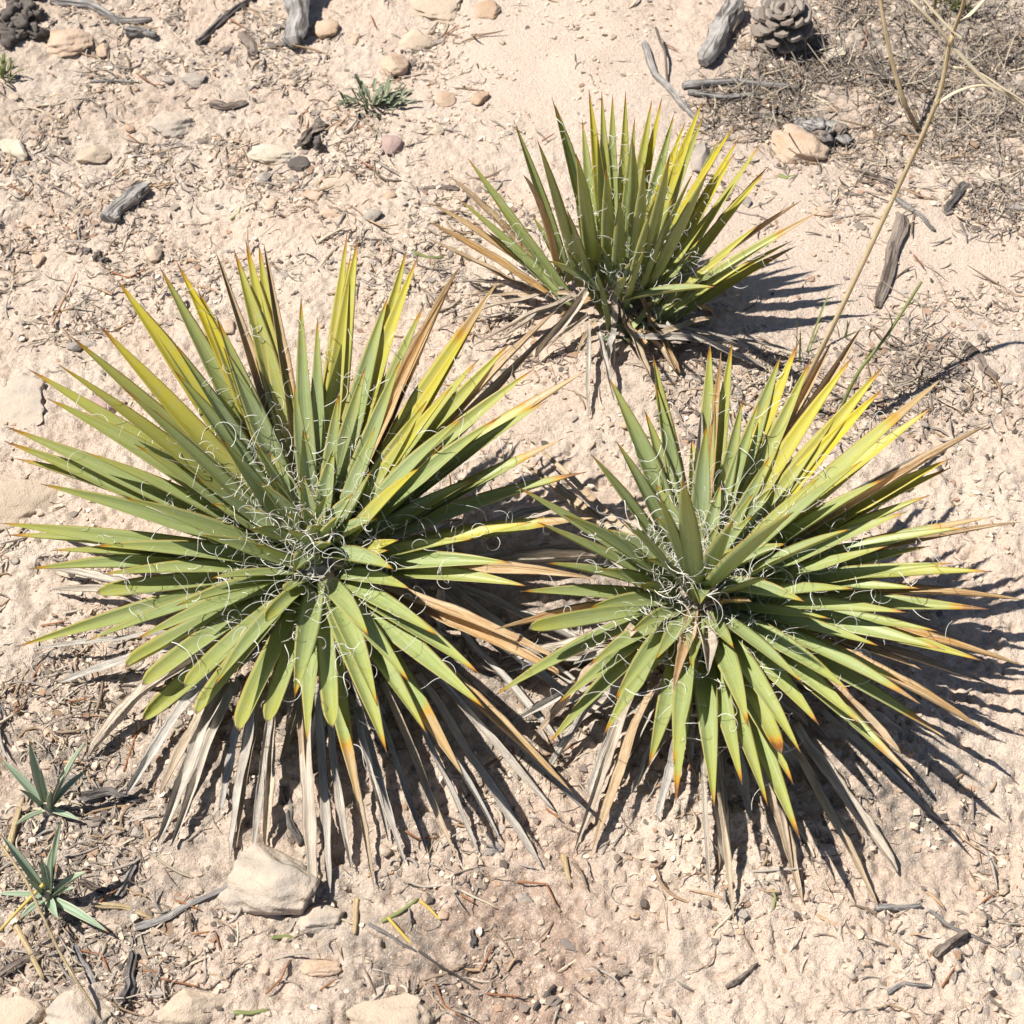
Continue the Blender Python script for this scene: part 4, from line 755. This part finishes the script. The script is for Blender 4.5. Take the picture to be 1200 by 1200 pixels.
def density(px, py, base=.10):
    d = np.full_like(px, base)
    for x, y, s, a in DEN: d += a * np.exp(-((px - x) ** 2 + (py - y) ** 2) / (s * s))
    return d
def scatter(n, base, seed, dmax=3.0):
    r = np.random.default_rng(seed); out = []; got = 0
    while got < n:
        x = r.uniform(-.84, .84, 60000); y = r.uniform(.57, 2.4, 60000); px, py = project(np.stack([x, y, height(x, y)], -1))
        ok = r.random(60000) * dmax < density(px, py, base) * np.clip(.75 + 1.5 * fbm(x, y, 13, 5, 3), .12, 2.2); q = np.stack([x, y], -1)[ok]; out.append(q); got += len(q)
    return np.concatenate(out)[:n], r
def strands(n, base, seed, lmin, lmax, rmin, rmax, palette, name, label, mname, curv=1.6, lift=.004):
    P, r = scatter(n, base, seed); K = 5; S = 4
    L = r.uniform(0, 1, n) ** 1.8 * (lmax - lmin) + lmin; a0 = r.uniform(0, 2 * np.pi, n); cv = r.normal(0, curv, n)
    pts = np.zeros((n, K, 3)); x, y = P[:, 0].copy(), P[:, 1].copy()
    for k in range(K):
        pts[:, k, 0] = x; pts[:, k, 1] = y; a = a0 + cv * k / (K - 1); x = x + np.cos(a) * L / (K - 1); y = y + np.sin(a) * L / (K - 1)
    rad = r.uniform(0, 1, n) ** 1.5 * (rmax - rmin) + rmin
    hh = height(pts[..., 0], pts[..., 1]); z0 = hh.mean(1) * .55
    pts[..., 2] = hh * .45 + z0[:, None] + rad[:, None] * .6 + np.abs(r.normal(0, lift, n))[:, None] * np.linspace(0, 1, K) ** 1.3
    d = np.gradient(pts, axis=1); d /= np.linalg.norm(d, axis=-1, keepdims=True) + 1e-9
    side = np.stack([-d[..., 1], d[..., 0], np.zeros((n, K))], -1); side /= np.linalg.norm(side, axis=-1, keepdims=True) + 1e-9; up = np.cross(side, d) * -1
    tp = np.array([.65, 1, .95, .8, .3]); flat_ = r.uniform(.4, 1, n)
    V = np.zeros((n, K, S, 3))
    for j in range(S):
        an = 2 * np.pi * (j + .5) / S; V[:, :, j] = pts + (side * np.cos(an) + up * np.sin(an) * flat_[:, None, None]) * (rad[:, None] * tp)[..., None]
    idx = np.arange(n * K * S).reshape(n, K, S); A = idx[:, :-1, :]; B = np.roll(idx, -1, 2)[:, :-1, :]; C = np.roll(idx, -1, 2)[:, 1:, :]; Dd = idx[:, 1:, :]
    F = np.stack([A, B, C, Dd], -1).reshape(-1, 4)
    pal = np.array(palette); col = pal[r.integers(0, len(pal), n)] * r.uniform(.7, 1.3, (n, 1)); col = np.repeat(col, K * S, 0)
    o = link(name, big_mesh(name, V.reshape(-1, 3), F, M[mname], np.clip(col, 0, 1))); return tag(o, label, 'litter', None, 'stuff')
def crumbs(n, base, seed, smin, smax, palette, name, label, mname, flatz=.7, power=2.5, cat='litter', dens=True):
    P, r = scatter(n, base, seed); oct_ = np.array([(1, 0, 0), (0, 1, 0), (-1, 0, 0), (0, -1, 0), (.55, .55, .6), (-.55, .55, .65), (-.5, -.6, .55), (.6, -.5, .6), (0, 0, -.6)], float)
    fc = np.array([(0, 1, 4), (1, 2, 5), (2, 3, 6), (3, 0, 7), (4, 1, 5), (5, 2, 6), (6, 3, 7), (7, 0, 4), (4, 5, 6), (4, 6, 7), (1, 0, 8), (2, 1, 8), (3, 2, 8), (0, 3, 8)])
    s = r.uniform(0, 1, n) ** power * (smax - smin) + smin; a = r.uniform(0, 2 * np.pi, n)
    v = oct_[None] * (1 + r.uniform(-.35, .35, (n, 9, 1))); v = v * np.stack([s, s * r.uniform(.45, 1, n), s * flatz * r.uniform(.5, 1, n)], -1)[:, None]
    x = v[..., 0] * np.cos(a)[:, None] - v[..., 1] * np.sin(a)[:, None]; y = v[..., 0] * np.sin(a)[:, None] + v[..., 1] * np.cos(a)[:, None]
    V = np.stack([x + P[:, :1], y + P[:, 1:], v[..., 2] + height(P[:, 0], P[:, 1])[:, None] + s[:, None] * .12], -1)
    F = (np.arange(n)[:, None, None] * 9 + fc[None]).reshape(-1, 3); pal = np.array(palette); col = np.repeat(pal[r.integers(0, len(pal), n)] * r.uniform(.75, 1.25, (n, 1)), 9, 0)
    o = link(name, big_mesh(name, V.reshape(-1, 3), F, M[mname], np.clip(col, 0, 1), smooth=False)); return tag(o, label, cat, None, 'stuff')
strands(8500, .10, 51, .006, .030, .0004, .0012, [(.32, .28, .24), (.42, .37, .32), (.24, .20, .165), (.34, .255, .19), (.50, .42, .33), (.19, .155, .13)], 'twig_litter', 'fine grey-brown twig and needle litter strewn over the sand', 'twigs')
strands(2600, .05, 52, .015, .050, .0007, .0019, [(.33, .29, .25), (.42, .36, .29), (.24, .18, .13), (.38, .26, .16), (.50, .42, .31)], 'grass_litter', 'longer dry grass and leaf shreds in the thick litter', 'twigs', 1.0, .006)
DEN0 = DEN; DEN = [(1160,60,90,3.),(1090,20,60,2.),(1190,200,50,2.0),(960,95,50,2.2),(880,115,45,2.),(1020,60,50,1.5),(1090,430,45,1.2),(950,160,30,1.5)]
strands(3600, .0, 58, .006, .034, .0004, .0013, [(.20, .17, .14), (.27, .23, .195), (.15, .12, .10), (.33, .28, .24)], 'woody_litter', 'dense mat of dark woody litter around the dry stalk and pine cone', 'twigs', 1.6, .009)
strands(420, .0, 57, .03, .085, .0006, .0014, [(.50, .42, .31), (.42, .36, .28), (.36, .30, .24)], 'dry_brush', 'tangle of dry grey-tan brush stems behind the dry stalk', 'twigs', .7, .022)
DEN = DEN0
crumbs(9000, .22, 53, .0010, .0050, [(.17, .135, .11), (.25, .195, .155), (.32, .26, .21), (.12, .10, .085), (.36, .23, .15)], 'bark_crumbs', 'dark bark crumbs and chips in the soil', 'chips', .45)
crumbs(700, .05, 56, .003, .0085, [(.20, .165, .14), (.28, .23, .19), (.36, .31, .265), (.33, .22, .15)], 'bark_bits', 'flat weathered bark bits mixed into the litter', 'chips', .35, 2.)
crumbs(30000, 1.2, 54, .0006, .0046, [(.64, .51, .39), (.58, .44, .325), (.67, .55, .43), (.52, .40, .30)], 'soil_crumbs', 'loose sandy soil crumbs', 'crumbs', .8, 3.2, 'soil')
